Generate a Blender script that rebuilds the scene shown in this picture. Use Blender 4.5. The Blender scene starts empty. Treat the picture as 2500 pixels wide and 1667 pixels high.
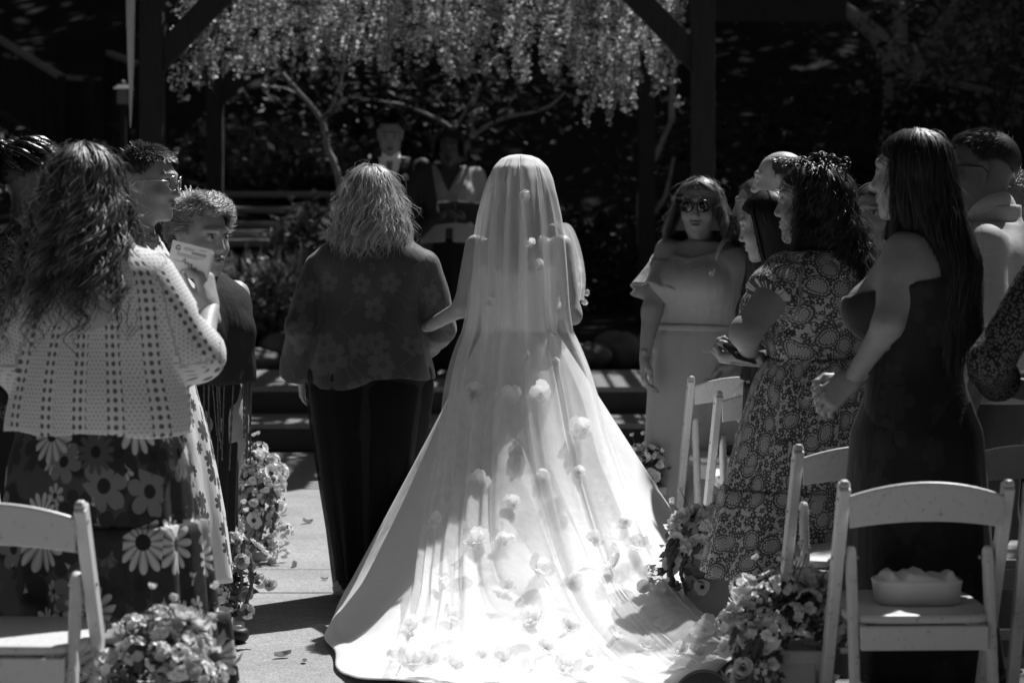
import bpy, math, random
import numpy as np
from mathutils import Matrix, Vector

# ------------------------------------------------------------------ camera, sky, sun, exposure
SC = bpy.context.scene
COL = SC.collection
F_PX, CX, HY, CAMZ = 5903.0, 1250.0, 535.0, 1.43      # 85 mm lens, horizon row, eye height

def PX(px, py, d):
    """photo pixel + distance (m, along +Y) -> world point"""
    return np.array([(px - CX) * d / F_PX, d, CAMZ - (py - HY) * d / F_PX])

def XP(px, d):
    return (px - CX) * d / F_PX

cam_d = bpy.data.cameras.new('camera')
cam = bpy.data.objects.new('camera', cam_d); COL.objects.link(cam)
cam.location = (0, 0, CAMZ); cam.rotation_euler = (math.radians(90), 0, 0)
cam_d.sensor_width = 36; cam_d.lens = 36 * F_PX / 2500
cam_d.shift_y = -(833.5 - HY) / 2500
cam_d.clip_start = 0.1; cam_d.clip_end = 500
cam_d.dof.use_dof = True; cam_d.dof.focus_distance = 8.2; cam_d.dof.aperture_fstop = 4.0
SC.camera = cam

SUN_EL, SUN_AZ = 55.0, 33.0        # azimuth: degrees to the right of the viewing direction
wd = bpy.data.worlds.new('World'); SC.world = wd; wd.use_nodes = True
wn = wd.node_tree; wn.nodes.clear()
sky = wn.nodes.new('ShaderNodeTexSky'); sky.sky_type = 'NISHITA'; sky.sun_disc = False
sky.sun_elevation = math.radians(SUN_EL); sky.sun_rotation = math.radians(SUN_AZ)
bw = wn.nodes.new('ShaderNodeSeparateColor')   # panchromatic film behind a red filter: the sky counts by its red share
bg = wn.nodes.new('ShaderNodeBackground')
bg.inputs['Strength'].default_value = 0.05
wo = wn.nodes.new('ShaderNodeOutputWorld')
wn.links.new(sky.outputs[0], bw.inputs[0]); wn.links.new(bw.outputs[0], bg.inputs['Color']); wn.links.new(bg.outputs[0], wo.inputs['Surface'])
sl = bpy.data.lights.new('sun', 'SUN'); sl.energy = 5.0; sl.angle = math.radians(0.55); sl.color = (1, 1, 1)
so = bpy.data.objects.new('sun', sl); COL.objects.link(so)
_e, _a = math.radians(SUN_EL), math.radians(SUN_AZ)
SUN = Vector((math.cos(_e) * math.sin(_a), math.cos(_e) * math.cos(_a), math.sin(_e)))
so.rotation_euler = SUN.to_track_quat('Z', 'Y').to_euler(); so.location = SUN * 40
SC.view_settings.view_transform = 'Standard'; SC.view_settings.look = 'None'
SC.view_settings.exposure = 0.4; SC.view_settings.gamma = 1.0; SC.view_settings.use_curve_mapping = False
SC.render.engine = 'CYCLES'
SC.cycles.max_bounces = 8; SC.cycles.transparent_max_bounces = 24; SC.cycles.use_denoising = True
SC.cycles.sample_clamp_indirect = 6

rng = np.random.default_rng(7); random.seed(7)
R_ = math.radians

# ------------------------------------------------------------------ object helpers
def thing(name, label, cat, loc=(0, 0, 0), yaw=0.0, group=None):
    o = bpy.data.objects.new(name, None); COL.objects.link(o)
    o.empty_display_size = 0.1
    o.location = loc; o.rotation_euler = (0, 0, yaw)
    return tag(o, label, cat, group)

def tag(o, label, cat, group=None):
    o['label'] = label; o['category'] = cat
    if group: o['group'] = group
    return o

def mesh_data(name, V, F, mat=None, smooth=True, uv=None, tint=None, midx=None):
    V = np.asarray(V, np.float32).reshape(-1, 3)
    if not isinstance(F, (list, tuple)): F = [F]
    F = [np.asarray(f, np.int32) for f in F if len(f)]
    me = bpy.data.meshes.new(name)
    me.vertices.add(len(V)); me.vertices.foreach_set('co', V.ravel())
    nl = sum(f.size for f in F); npoly = sum(len(f) for f in F)
    me.loops.add(nl); me.loops.foreach_set('vertex_index', np.concatenate([f.ravel() for f in F]))
    tot = np.concatenate([np.full(len(f), f.shape[1], np.int32) for f in F])
    me.polygons.add(npoly)
    me.polygons.foreach_set('loop_start', np.concatenate([[0], np.cumsum(tot)[:-1]]).astype(np.int32))
    me.polygons.foreach_set('use_smooth', np.full(npoly, smooth, bool))
    if midx is not None: me.polygons.foreach_set('material_index', np.asarray(midx, np.int32))
    if uv is not None:
        l = me.uv_layers.new(name='UVMap')
        li = np.concatenate([f.ravel() for f in F])
        l.data.foreach_set('uv', np.asarray(uv, np.float32)[li].ravel())
    if tint is not None:
        a = me.color_attributes.new('tint', 'FLOAT_COLOR', 'POINT')
        t = np.ones((len(V), 4), np.float32); t[:, :3] = np.asarray(tint, np.float32).reshape(-1, 1)
        a.data.foreach_set('color', t.ravel())
    me.update(calc_edges=True)
    for m in (mat if isinstance(mat, (list, tuple)) else [mat]):
        if m is not None: me.materials.append(m)
    return me

def link(name, me, parent=None, loc=None, rot=None, scale=None):
    o = bpy.data.objects.new(name, me); COL.objects.link(o)
    if parent is not None: o.parent = parent
    if loc is not None: o.location = loc
    if rot is not None: o.rotation_euler = rot
    if scale is not None: o.scale = scale if hasattr(scale, '__len__') else (scale,) * 3
    return o

def mk(name, V, F, mat, parent=None, smooth=True, uv=None, tint=None, midx=None, loc=None, rot=None):
    return link(name, mesh_data(name, V, F, mat, smooth, uv, tint, midx), parent, loc, rot)

def struct(o):
    o['kind'] = 'structure'; return o

class MB:
    """collects shapes into one mesh"""
    def __init__(s): s.V = []; s.Q = []; s.T = []; s.n = 0
    def add(s, V, F):
        V = np.asarray(V, float).reshape(-1, 3); F = np.asarray(F, int)
        (s.Q if F.shape[1] == 4 else s.T).append(F + s.n); s.V.append(V); s.n += len(V); return s
    def box(s, c, size, M=None, taper=1.0):
        h = np.array(size) / 2.0
        v = np.array([[x, y, z] for z in (-1, 1) for y in (-1, 1) for x in (-1, 1)], float) * h
        v[4:, :2] *= taper
        if M is not None: v = v @ np.asarray(M).T
        return s.add(v + np.array(c), [[0, 2, 3, 1], [4, 5, 7, 6], [0, 1, 5, 4], [2, 6, 7, 3], [0, 4, 6, 2], [1, 3, 7, 5]])
    def bar(s, a, b, w, h, up=(0, 0, 1)):
        """box beam from a to b, w across, h along up"""
        a = np.array(a, float); b = np.array(b, float); d = b - a; L = np.linalg.norm(d); d /= L
        u = np.array(up, float); x = np.cross(d, u); x /= np.linalg.norm(x); u = np.cross(x, d)
        return s.box((a + b) / 2, (L, w, h), np.stack([d, x, u], 1))
    def build(s, name, mat, parent=None, smooth=False, loc=None, rot=None, bevel=0, **k):
        F = []
        if s.Q: F.append(np.concatenate(s.Q))
        if s.T: F.append(np.concatenate(s.T))
        o = mk(name, np.concatenate(s.V), F, mat, parent, smooth, loc=loc, rot=rot, **k)
        if bevel:
            m = o.modifiers.new('bevel', 'BEVEL'); m.width = bevel; m.segments = 2; m.limit_method = 'ANGLE'
        return o

def grid_faces(nu, nv, wrap=False):
    """nu columns, nv rows, index = row*nu + col"""
    c = np.arange(nu if wrap else nu - 1); r = np.arange(nv - 1)
    C, Rr = np.meshgrid(c, r); C2 = (C + 1) % nu
    return np.stack([Rr * nu + C, Rr * nu + C2, (Rr + 1) * nu + C2, (Rr + 1) * nu + C], -1).reshape(-1, 4)

def tube(pts, rad, n=8, caps=True):
    pts = np.asarray(pts, float); m = len(pts); rad = np.broadcast_to(np.asarray(rad, float), (m,))
    t = np.gradient(pts, axis=0); t /= np.linalg.norm(t, axis=1)[:, None] + 1e-9
    ref = np.array([0.0, 0, 1]) if abs(t[0][2]) < .9 else np.array([1.0, 0, 0])
    xs = []; x = np.cross(ref, t[0])
    for i in range(m):
        x = x - t[i] * (x @ t[i]); x /= np.linalg.norm(x) + 1e-9; xs.append(x)
    X = np.array(xs); Y = np.cross(t, X)
    a = np.arange(n) / n * 2 * math.pi
    V = pts[:, None] + rad[:, None, None] * (np.cos(a)[None, :, None] * X[:, None] + np.sin(a)[None, :, None] * Y[:, None])
    V = V.reshape(-1, 3); Fq = grid_faces(n, m, True)
    if caps:
        V = np.concatenate([V, pts[:1], pts[-1:]]); k = m * n
        f0 = [[k, k, (i + 1) % n, i] for i in range(n)]; f1 = [[k + 1, k + 1, (m - 1) * n + i, (m - 1) * n + (i + 1) % n] for i in range(n)]
        T = np.concatenate([np.array(f0)[:, 1:], np.array(f1)[:, 1:]])
        return V, Fq, T
    return V, Fq, None

def add_tube(mb, pts, rad, n=8):
    V, Q, T = tube(pts, rad, n); k = mb.n
    mb.V.append(V); mb.Q.append(Q + k); mb.n += len(V)
    if T is not None: mb.T.append(T + k)
    return mb

def spline(pts, n):
    """Catmull-Rom resample"""
    p = np.asarray(pts, float); p = np.concatenate([[2 * p[0] - p[1]], p, [2 * p[-1] - p[-2]]])
    m = len(p) - 3; u = np.linspace(0, m - 1e-6, n); i = u.astype(int); f = (u - i)[:, None]
    a, b, c, d = p[i], p[i + 1], p[i + 2], p[i + 3]
    return .5 * (2 * b + (c - a) * f + (2 * a - 5 * b + 4 * c - d) * f**2 + (3 * b - a - 3 * c + d) * f**3)

# ------------------------------------------------------------------ signed-distance sculpting
class SDF:
    def __init__(s, lo, hi, h):
        s.lo = np.array(lo, float); s.h = h
        n = np.ceil((np.array(hi) - s.lo) / h).astype(int) + 2
        s.F = np.full(n, .3, np.float32); s.n = n
        s.ax = [(s.lo[i] + np.arange(n[i]) * h).astype(np.float32) for i in range(3)]
    def _sub(s, lo, hi):
        i0 = np.clip(np.floor((np.array(lo) - s.lo) / s.h).astype(int), 0, s.n)
        i1 = np.clip(np.ceil((np.array(hi) - s.lo) / s.h).astype(int) + 1, 0, s.n)
        sl_ = tuple(slice(a, b) for a, b in zip(i0, i1))
        X = s.ax[0][sl_[0]][:, None, None]; Y = s.ax[1][sl_[1]][None, :, None]; Z = s.ax[2][sl_[2]][None, None, :]
        return sl_, X, Y, Z
    def _mix(s, sl_, d, k, sub=False):
        a = s.F[sl_]
        if a.size == 0: return
        if sub:
            d = -d
            if k > 0:
                h = np.clip(.5 + .5 * (a - d) / k, 0, 1); s.F[sl_] = d * (1 - h) + a * h + k * h * (1 - h)
            else: s.F[sl_] = np.maximum(a, d)
        elif k > 0:
            h = np.clip(.5 + .5 * (d - a) / k, 0, 1); s.F[sl_] = d * (1 - h) + a * h - k * h * (1 - h)
        else: s.F[sl_] = np.minimum(a, d)
    def cone(s, a, b, ra, rb, k=.02, flat=None, sub=False):
        a = np.array(a, float); b = np.array(b, float); m = max(ra, rb) + k + 3 * s.h
        sl_, X, Y, Z = s._sub(np.minimum(a, b) - m, np.maximum(a, b) + m)
        x, y, z = X - a[0], Y - a[1], Z - a[2]; v = b - a; L2 = max(v @ v, 1e-9)
        t = np.clip((x * v[0] + y * v[1] + z * v[2]) / L2, 0, 1)
        px, py, pz = x - t * v[0], y - t * v[1], z - t * v[2]
        if flat is not None:
            u, f = np.array(flat[0], float), flat[1]; u /= np.linalg.norm(u)
            q = (px * u[0] + py * u[1] + pz * u[2]) * (1 / f - 1)
            px, py, pz = px + q * u[0], py + q * u[1], pz + q * u[2]
        d = np.sqrt(px * px + py * py + pz * pz) - (ra + (rb - ra) * t)
        s._mix(sl_, d.astype(np.float32), k, sub); return s
    def chain(s, pts, rad, k=.02, flat=None):
        for i in range(len(pts) - 1): s.cone(pts[i], pts[i + 1], rad[i], rad[i + 1], k, flat)
        return s
    def ell(s, c, r, k=.02, sub=False):
        c = np.array(c, float); r = np.array(r, float); m = k + 3 * s.h
        sl_, X, Y, Z = s._sub(c - r - m, c + r + m)
        q = np.sqrt(((X - c[0]) / r[0])**2 + ((Y - c[1]) / r[1])**2 + ((Z - c[2]) / r[2])**2)
        s._mix(sl_, ((q - 1) * r.min()).astype(np.float32), k, sub); return s
    def prof(s, rows, inf=0.0, k=.02, power=2.0, disp=None):
        """torso-like solid from rows (z, half width, half depth, centre y[, centre x])"""
        rows = sorted(rows); z = np.array([r[0] for r in rows])
        zz = s.ax[2]
        ip = lambda j, dflt=0.: np.interp(zz, z, [r[j] if len(r) > j else dflt for r in rows]).astype(np.float32)
        # smooth the interpolation
        def sm(a):
            w = max(1, int(.03 / s.h)); kk = np.ones(2 * w + 1) / (2 * w + 1); p = np.pad(a, w, 'edge'); return np.convolve(p, kk, 'valid').astype(np.float32)
        a, b, cy, cx = sm(ip(1)) + inf, sm(ip(2)) + inf, sm(ip(3)), sm(ip(4))
        mx = a.max() + k + .05; my = b.max() + k + .05
        sl_, X, Y, Z = s._sub((cx.min() - mx, cy.min() - my, z[0] - .05), (cx.max() + mx, cy.max() + my, z[-1] + .05))
        zi = sl_[2]; a, b, cy, cx = [v[zi][None, None, :] for v in (a, b, cy, cx)]
        q = (np.abs((X - cx) / a)**power + np.abs((Y - cy) / b)**power)**(1 / power)
        d = (q - 1) * np.minimum(a, b)
        if disp is not None: d = d + disp(X, Y, Z)
        d = np.maximum(d, np.maximum(z[0] - Z, Z - z[-1]))
        s._mix(sl_, d.astype(np.float32), k); return s
    def warp(s, f):
        X, Y, Z = s.ax[0][:, None, None], s.ax[1][None, :, None], s.ax[2][None, None, :]
        s.F = (s.F + f(X, Y, Z)).astype(np.float32); return s
    def cut(s, f):
        """keep where f(x,y,z) < 0"""
        X, Y, Z = s.ax[0][:, None, None], s.ax[1][None, :, None], s.ax[2][None, None, :]
        s.F = np.maximum(s.F, f(X, Y, Z)).astype(np.float32); return s
    def mesh(s):
        F = s.F; F[0] = F[-1] = .3; F[:, 0] = F[:, -1] = .3; F[:, :, 0] = F[:, :, -1] = .3
        I = F < 0; nx, ny, nz = F.shape
        c = np.zeros((nx - 1, ny - 1, nz - 1), np.int8)
        for dx in (0, 1):
            for dy in (0, 1):
                for dz in (0, 1): c += I[dx:nx - 1 + dx, dy:ny - 1 + dy, dz:nz - 1 + dz]
        act = (c > 0) & (c < 8); ii = np.argwhere(act); idx = np.full(act.shape, -1, np.int32); idx[act] = np.arange(len(ii))
        P = np.zeros((len(ii), 3)); W = np.zeros(len(ii))
        for ax in range(3):
            o = [k for k in range(3) if k != ax]
            for u in (0, 1):
                for v in (0, 1):
                    off = np.zeros(3, int); off[o[0]] = u; off[o[1]] = v
                    a = ii + off; b = a.copy(); b[:, ax] += 1
                    fa = F[a[:, 0], a[:, 1], a[:, 2]]; fb = F[b[:, 0], b[:, 1], b[:, 2]]
                    mk_ = (fa < 0) != (fb < 0); t = np.where(mk_, fa / np.where(mk_, fa - fb, 1), 0)
                    p = a.astype(float); p[:, ax] += t
                    P += p * mk_[:, None]; W += mk_
        P /= W[:, None]; V = s.lo + P * s.h
        Q = []
        for ax in range(3):
            o1, o2 = (ax + 1) % 3, (ax + 2) % 3
            A = np.swapaxes(I, 0, ax) if ax else I
            sa = [slice(None)] * 3; sb = [slice(None)] * 3; sa[ax] = slice(0, -1); sb[ax] = slice(1, None)
            d = I[tuple(sa)] != I[tuple(sb)]; e = np.argwhere(d)
            e = e[(e[:, o1] > 0) & (e[:, o2] > 0)]
            ins = I[e[:, 0], e[:, 1], e[:, 2]]
            q = []
            for u, v in ((-1, -1), (0, -1), (0, 0), (-1, 0)):
                g = e.copy(); g[:, o1] += u; g[:, o2] += v; q.append(idx[g[:, 0], g[:, 1], g[:, 2]])
            q = np.stack(q, 1); q[~ins] = q[~ins][:, ::-1]; Q.append(q)
        return V, np.concatenate(Q)

def join(parts):
    V = []; Q = []; n = 0
    for v, q in parts:
        V.append(v); Q.append(q + n); n += len(v)
    return np.concatenate(V), np.concatenate(Q)

# ------------------------------------------------------------------ materials
class N:
    def __init__(s, m): s.t = m.node_tree; s.nodes = s.t.nodes
    def new(s, typ, **k):
        n = s.nodes.new('ShaderNode' + typ)
        for a, b in k.items(): setattr(n, a, b)
        return n
    def lk(s, a, b): s.t.links.new(a, b)
    def val(s, sock, v):
        if hasattr(v, 'is_output') or isinstance(v, bpy.types.NodeSocket): s.lk(v, sock)
        else: sock.default_value = v
    def math(s, op, a, b=None, c=None, clamp=False):
        n = s.new('Math', operation=op, use_clamp=clamp); s.val(n.inputs[0], a)
        if b is not None: s.val(n.inputs[1], b)
        if c is not None: s.val(n.inputs[2], c)
        return n.outputs[0]
    def vmath(s, op, a, b=None):
        n = s.new('VectorMath', operation=op); s.val(n.inputs[0], a)
        if b is not None: s.val(n.inputs[1], b)
        return n.outputs['Value'] if op in ('LENGTH', 'DISTANCE', 'DOT_PRODUCT') else n.outputs[0]
    def mix(s, f, a, b):
        n = s.new('Mix', data_type='FLOAT'); s.val(n.inputs[0], f); s.val(n.inputs[2], a); s.val(n.inputs[3], b); return n.outputs[0]
    def ramp(s, x, lo, hi, a=0., b=1.):
        n = s.new('MapRange'); n.interpolation_type = 'SMOOTHSTEP'
        for i, v in enumerate((x, lo, hi, a, b)): s.val(n.inputs[i], v)
        return n.outputs[0]
    def coord(s, kind='Object', scale=(1, 1, 1), rot=(0, 0, 0)):
        c = s.new('TexCoord').outputs[kind]; m = s.new('Mapping'); m.inputs['Scale'].default_value = scale; m.inputs['Rotation'].default_value = rot
        s.lk(c, m.inputs['Vector']); return m.outputs[0]
    def xz(s):
        c = s.new('TexCoord').outputs['Object']; sp = s.new('SeparateXYZ'); s.lk(c, sp.inputs[0])
        cb = s.new('CombineXYZ'); s.lk(sp.outputs[0], cb.inputs[0]); s.lk(sp.outputs[2], cb.inputs[1]); return cb.outputs[0]
    def uv(s): return s.new('TexCoord').outputs['UV']
    def sep(s, v):
        sp = s.new('SeparateXYZ'); s.lk(v, sp.inputs[0]); return sp.outputs[0], sp.outputs[1], sp.outputs[2]
    def noise(s, v, scale, detail=3., rough=.55, dim='3D', dist=0.):
        n = s.new('TexNoise', noise_dimensions=dim); s.lk(v, n.inputs['Vector']); n.inputs['Scale'].default_value = scale
        n.inputs['Detail'].default_value = detail; n.inputs['Roughness'].default_value = rough; n.inputs['Distortion'].default_value = dist
        return n.outputs[0]
    def flower(s, vec, scale, petals, R=.42, jit=.75, ph=0.):
        """2-D cells each holding one flower: returns petal mask, centre mask, cell random, radius, angle"""
        v = s.new('TexVoronoi', voronoi_dimensions='2D'); s.lk(vec, v.inputs['Vector']); v.inputs['Scale'].default_value = scale; v.inputs['Randomness'].default_value = jit
        loc = s.vmath('SUBTRACT', vec, v.outputs['Position']); x, y, _ = s.sep(loc)
        rnd = s.sep(v.outputs['Color'])
        ang = s.math('ADD', s.math('ARCTAN2', y, x), s.math('MULTIPLY', rnd[0], 6.28))
        r = s.math('MULTIPLY', s.math('SQRT', s.math('ADD', s.math('MULTIPLY', x, x), s.math('MULTIPLY', y, y))), scale)
        size = s.math('MULTIPLY_ADD', rnd[1], .5 * R, .65 * R)
        pet = s.math('ABSOLUTE', s.math('COSINE', s.math('MULTIPLY', ang, petals / 2)))
        shp = s.math('MULTIPLY', size, s.math('MULTIPLY_ADD', s.math('POWER', pet, .5), .62, .38))
        m = s.ramp(s.math('SUBTRACT', shp, r), -.012, .012)
        ctr = s.ramp(s.math('SUBTRACT', s.math('MULTIPLY', size, .26), r), -.012, .012)
        return m, ctr, rnd[2], r, pet

def mat(name, base, rough=.6, spec=.35, bump=None, var=0., vscale=3., tint=False, sheen=0., trans=0., metal=0., extra=None, coat=0., alpha=None, sss=0.):
    """base: grey value or f(N)->socket; bump: (scale, strength[, stretch]) ; trans: translucent share"""
    m = bpy.data.materials.new(name); m.use_nodes = True; n = N(m); n.nodes.clear()
    out = n.new('OutputMaterial'); p = n.new('BsdfPrincipled')
    p.inputs['Roughness'].default_value = rough; p.inputs['Specular IOR Level'].default_value = spec; p.inputs['Metallic'].default_value = metal
    if sheen: p.inputs['Sheen Weight'].default_value = sheen; p.inputs['Sheen Roughness'].default_value = .4
    if sss: p.inputs['Subsurface Weight'].default_value = sss; p.inputs['Subsurface Scale'].default_value = .008
    if coat: p.inputs['Coat Weight'].default_value = coat
    b = base(n) if callable(base) else None
    if b is None or var:
        if b is None:
            vv = n.new('Value'); vv.outputs[0].default_value = base; b = vv.outputs[0]
        if var:
            nz = n.noise(n.coord('Object'), vscale, 5.)
            b = n.math('MULTIPLY', b, n.math('MULTIPLY_ADD', nz, 2 * var, 1 - var))
    if tint:
        a = n.new('Attribute'); a.attribute_name = 'tint'; b = n.math('MULTIPLY', b, a.outputs['Fac'])
    n.lk(b, p.inputs['Base Color'])
    if bump:
        bs = bump if isinstance(bump, list) else [bump]; prev = None
        for e in bs:
            bn = n.new('Bump')
            if callable(e): h, st, di = e(n)
            else:
                h = n.noise(n.coord('Object', e[2] if len(e) > 2 else (1, 1, 1)), e[0], 4.); st = e[1]; di = 1 / e[0] * .3
            bn.inputs['Strength'].default_value = st; bn.inputs['Distance'].default_value = di; n.lk(h, bn.inputs['Height'])
            if prev is not None: n.lk(prev, bn.inputs['Normal'])
            prev = bn.outputs[0]
        n.lk(prev, p.inputs['Normal'])
    sh = p.outputs[0]
    if trans:
        tr = n.new('BsdfTranslucent'); n.lk(b, tr.inputs['Color']); mx = n.new('MixShader'); mx.inputs[0].default_value = trans
        n.lk(sh, mx.inputs[1]); n.lk(tr.outputs[0], mx.inputs[2]); sh = mx.outputs[0]
    if alpha is not None:
        tp = n.new('BsdfTransparent'); mx = n.new('MixShader'); n.val(mx.inputs[0], alpha(n) if callable(alpha) else alpha)
        n.lk(tp.outputs[0], mx.inputs[1]); n.lk(sh, mx.inputs[2]); sh = mx.outputs[0]
    n.lk(sh, out.inputs['Surface'])
    return m

# ------------------------------------------------------------------ setting materials
def concrete(n):
    c = n.coord('Object'); big = n.noise(c, 1.3, 6., .65); fine = n.noise(c, 140., 2., .7); mid = n.noise(c, 18., 4., .6)
    v = n.new('TexVoronoi'); n.lk(c, v.inputs['Vector']); v.inputs['Scale'].default_value = 230.
    speck = n.sep(v.outputs['Color'])[0]
    b = n.math('MULTIPLY', n.math('MULTIPLY_ADD', big, .26, .15), n.math('MULTIPLY_ADD', fine, .5, .75))
    b = n.math('MULTIPLY', b, n.math('MULTIPLY_ADD', speck, .7, .65))
    return n.math('MULTIPLY', b, n.math('MULTIPLY_ADD', mid, .5, .75))
M_CONC = mat('aggregate concrete', concrete, .85, .25, bump=[(260., .5), (30., .25)])
M_RISER = mat('shade-darkened concrete riser', .07, .85, .2, var=.3, vscale=5)  # same concrete as the treads, with the risers' shade put into the colour
M_JOINT = mat('joint dirt', .03, .95, .1)
M_SOIL = mat('leaf litter soil', lambda n: n.math('MULTIPLY_ADD', n.noise(n.coord('Object'), 9., 8., .7), .035, .006), .95, .05, bump=[(14., 1.0), (60., .8)])
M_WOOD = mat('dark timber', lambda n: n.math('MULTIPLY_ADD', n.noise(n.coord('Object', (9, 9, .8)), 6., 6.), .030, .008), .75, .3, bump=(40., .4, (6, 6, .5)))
M_RAIL = mat('weathered rail timber', .20, .6, .35, var=.3, vscale=6, bump=(30., .3, (1, 6, 6)))
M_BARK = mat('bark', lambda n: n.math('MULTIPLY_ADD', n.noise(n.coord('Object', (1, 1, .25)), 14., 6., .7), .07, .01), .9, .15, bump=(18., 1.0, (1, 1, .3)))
M_PALEBARK = mat('smooth pale bark', .30, .7, .25, var=.5, vscale=9, bump=(20., .4, (1, 1, .3)))
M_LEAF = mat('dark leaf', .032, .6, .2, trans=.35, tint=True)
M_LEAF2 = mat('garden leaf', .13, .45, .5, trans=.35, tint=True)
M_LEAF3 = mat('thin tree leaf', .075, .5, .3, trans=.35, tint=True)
M_GRASS = mat('grass blade', .22, .5, .4, trans=.35, tint=True)
M_ROCK = mat('garden rock', lambda n: n.math('MULTIPLY_ADD', n.noise(n.coord('Object'), 5., 8., .65), .22, .03), .85, .25, bump=[(9., .8), (40., .6)])
M_BLOSSOM = mat('wisteria petal', .78, .6, .3, trans=.4, tint=True)

# ------------------------------------------------------------------ ground, paving, steps, hillside
g = MB().add([[-260, -60, -.03], [260, -60, -.03], [260, 17.2, -.03], [-260, 17.2, -.03]], [[0, 1, 2, 3]])
struct(g.build('ground', M_SOIL))
pv = MB().box((0, 6.6, -.022), (14, 16.55, .02)).build('pavement', M_JOINT); struct(pv)
ys = [-1.6, .6, 2.8, 5.0, 7.13, 9.26, 9.87, 12.5, 14.86]; xs = [-7, -3.6, 3.4, 7]
for j in range(len(ys) - 1):
    for i in range(len(xs) - 1):
        a, b, c, d = xs[i] + .004, xs[i + 1] - .004, ys[j] + .005, ys[j + 1] - .005
        zt = float(rng.uniform(-.0015, .0015))
        MB().box(((a + b) / 2, (c + d) / 2, -.006 + zt), (b - a, d - c, .012)).build('slab', M_CONC, pv, bevel=.003)
SY1, SY2, SY3 = 14.9, 15.62, 17.35
st = thing('stage_steps', 'two broad concrete steps up to the ceremony platform under the pergola', 'steps', (0, SY1, 0))
for k, (y0, z0, z1) in enumerate(((SY1, 0, .17), (SY2, 0.0, .345))):
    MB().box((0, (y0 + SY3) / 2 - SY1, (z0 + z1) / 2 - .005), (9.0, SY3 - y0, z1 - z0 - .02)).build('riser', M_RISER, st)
    yy1 = (SY2 if k == 0 else SY3)
    MB().box((0, (y0 - .02 + yy1) / 2 - SY1, z1 - .0125), (9.06, yy1 - y0 + .015, .035)).build('tread', M_CONC, st, bevel=.006)

def hill(x, y):
    t = np.clip(y - 17.3, 0, None)
    z = .28 + .155 * t + .0035 * t**2 * (t > 0)
    z = np.minimum(z, 14 + 0 * z)
    return z + .10 * np.sin(x * .9 + y * .5) * np.clip(t / 3, 0, 1) + .06 * np.sin(x * 2.3 - y * 1.7) * np.clip(t / 3, 0, 1)
gx = np.linspace(-70, 70, 141); gy = np.concatenate([np.linspace(17.3, 40, 60), np.linspace(41, 110, 30)])
GX, GY = np.meshgrid(gx, gy)
struct(mk('hillside', np.stack([GX, GY, hill(GX, GY)], -1).reshape(-1, 3), grid_faces(len(gx), len(gy)), M_SOIL))

# lit stone path climbing the bank
pth = thing('garden_path', 'sunlit stone treads of a path climbing the bank behind the pergola', 'path', (XP(640, 23), 23, 1.0))
for k in range(6):
    y = 21.9 + k * .62; zc = hill(-2.4, y) + .03
    MB().box((XP(690 - 8 * k, y) - XP(640, 23), y - 23, zc - 1.0), (1.7 + .15 * math.sin(k * 2.1), .56, .07)).build('path_tread', M_CONC, pth, bevel=.02, rot=(0, 0, .03 * math.sin(k * 3)))

# ------------------------------------------------------------------ foliage helpers
def leaf_mesh(C, size, tintv=(.6, 1.4), droop=.0, aspect=.5, r=None):
    """folded rhombus leaves at points C"""
    r = r or rng; n = len(C); sz = size * r.uniform(.6, 1.35, n)[:, None]
    d = r.normal(size=(n, 3)); d[:, 2] = d[:, 2] * .6 - droop; d /= np.linalg.norm(d, axis=1)[:, None]
    w = np.cross(d, r.normal(size=(n, 3))); w /= np.linalg.norm(w, axis=1)[:, None]; nn = np.cross(d, w)
    V = np.stack([C - d * sz * .5, C + w * sz * aspect * .5 + nn * sz * .08, C + d * sz * .5, C - w * sz * aspect * .5 + nn * sz * .08], 1)
    b = np.arange(n)[:, None] * 4
    F = np.concatenate([b + [0, 1, 2], b + [0, 2, 3]])
    t = np.repeat(r.uniform(*tintv, n), 4)
    return V.reshape(-1, 3), F, t

def clumped(n, rad, clump_n, clump_r, r=None, shell=.5):
    r = r or rng
    u = r.normal(size=(clump_n, 3)); u /= np.linalg.norm(u, axis=1)[:, None]
    c = u * (r.uniform(shell**3, 1, clump_n)**(1 / 3))[:, None] * np.array(rad)
    k = r.integers(0, clump_n, n)
    return c[k] + r.normal(size=(n, 3)) * clump_r * r.uniform(.5, 1.3, clump_n)[k][:, None]

def limb_set(mb, base, top, n, spread, r0, r):
    for k in range(n):
        a = r.uniform(0, 6.28); p1 = base + (top - base) * r.uniform(.35, .75)
        e = top + np.array([math.cos(a) * spread, math.sin(a) * spread, r.uniform(-.3, .6) * spread])
        pts = spline([p1, p1 * .5 + e * .5 + np.array([0, 0, .12 * spread]) + r.normal(size=3) * .1 * spread, e], 7)
        add_tube(mb, pts, np.linspace(r0 * .45, r0 * .1, 7), 6)

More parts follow.
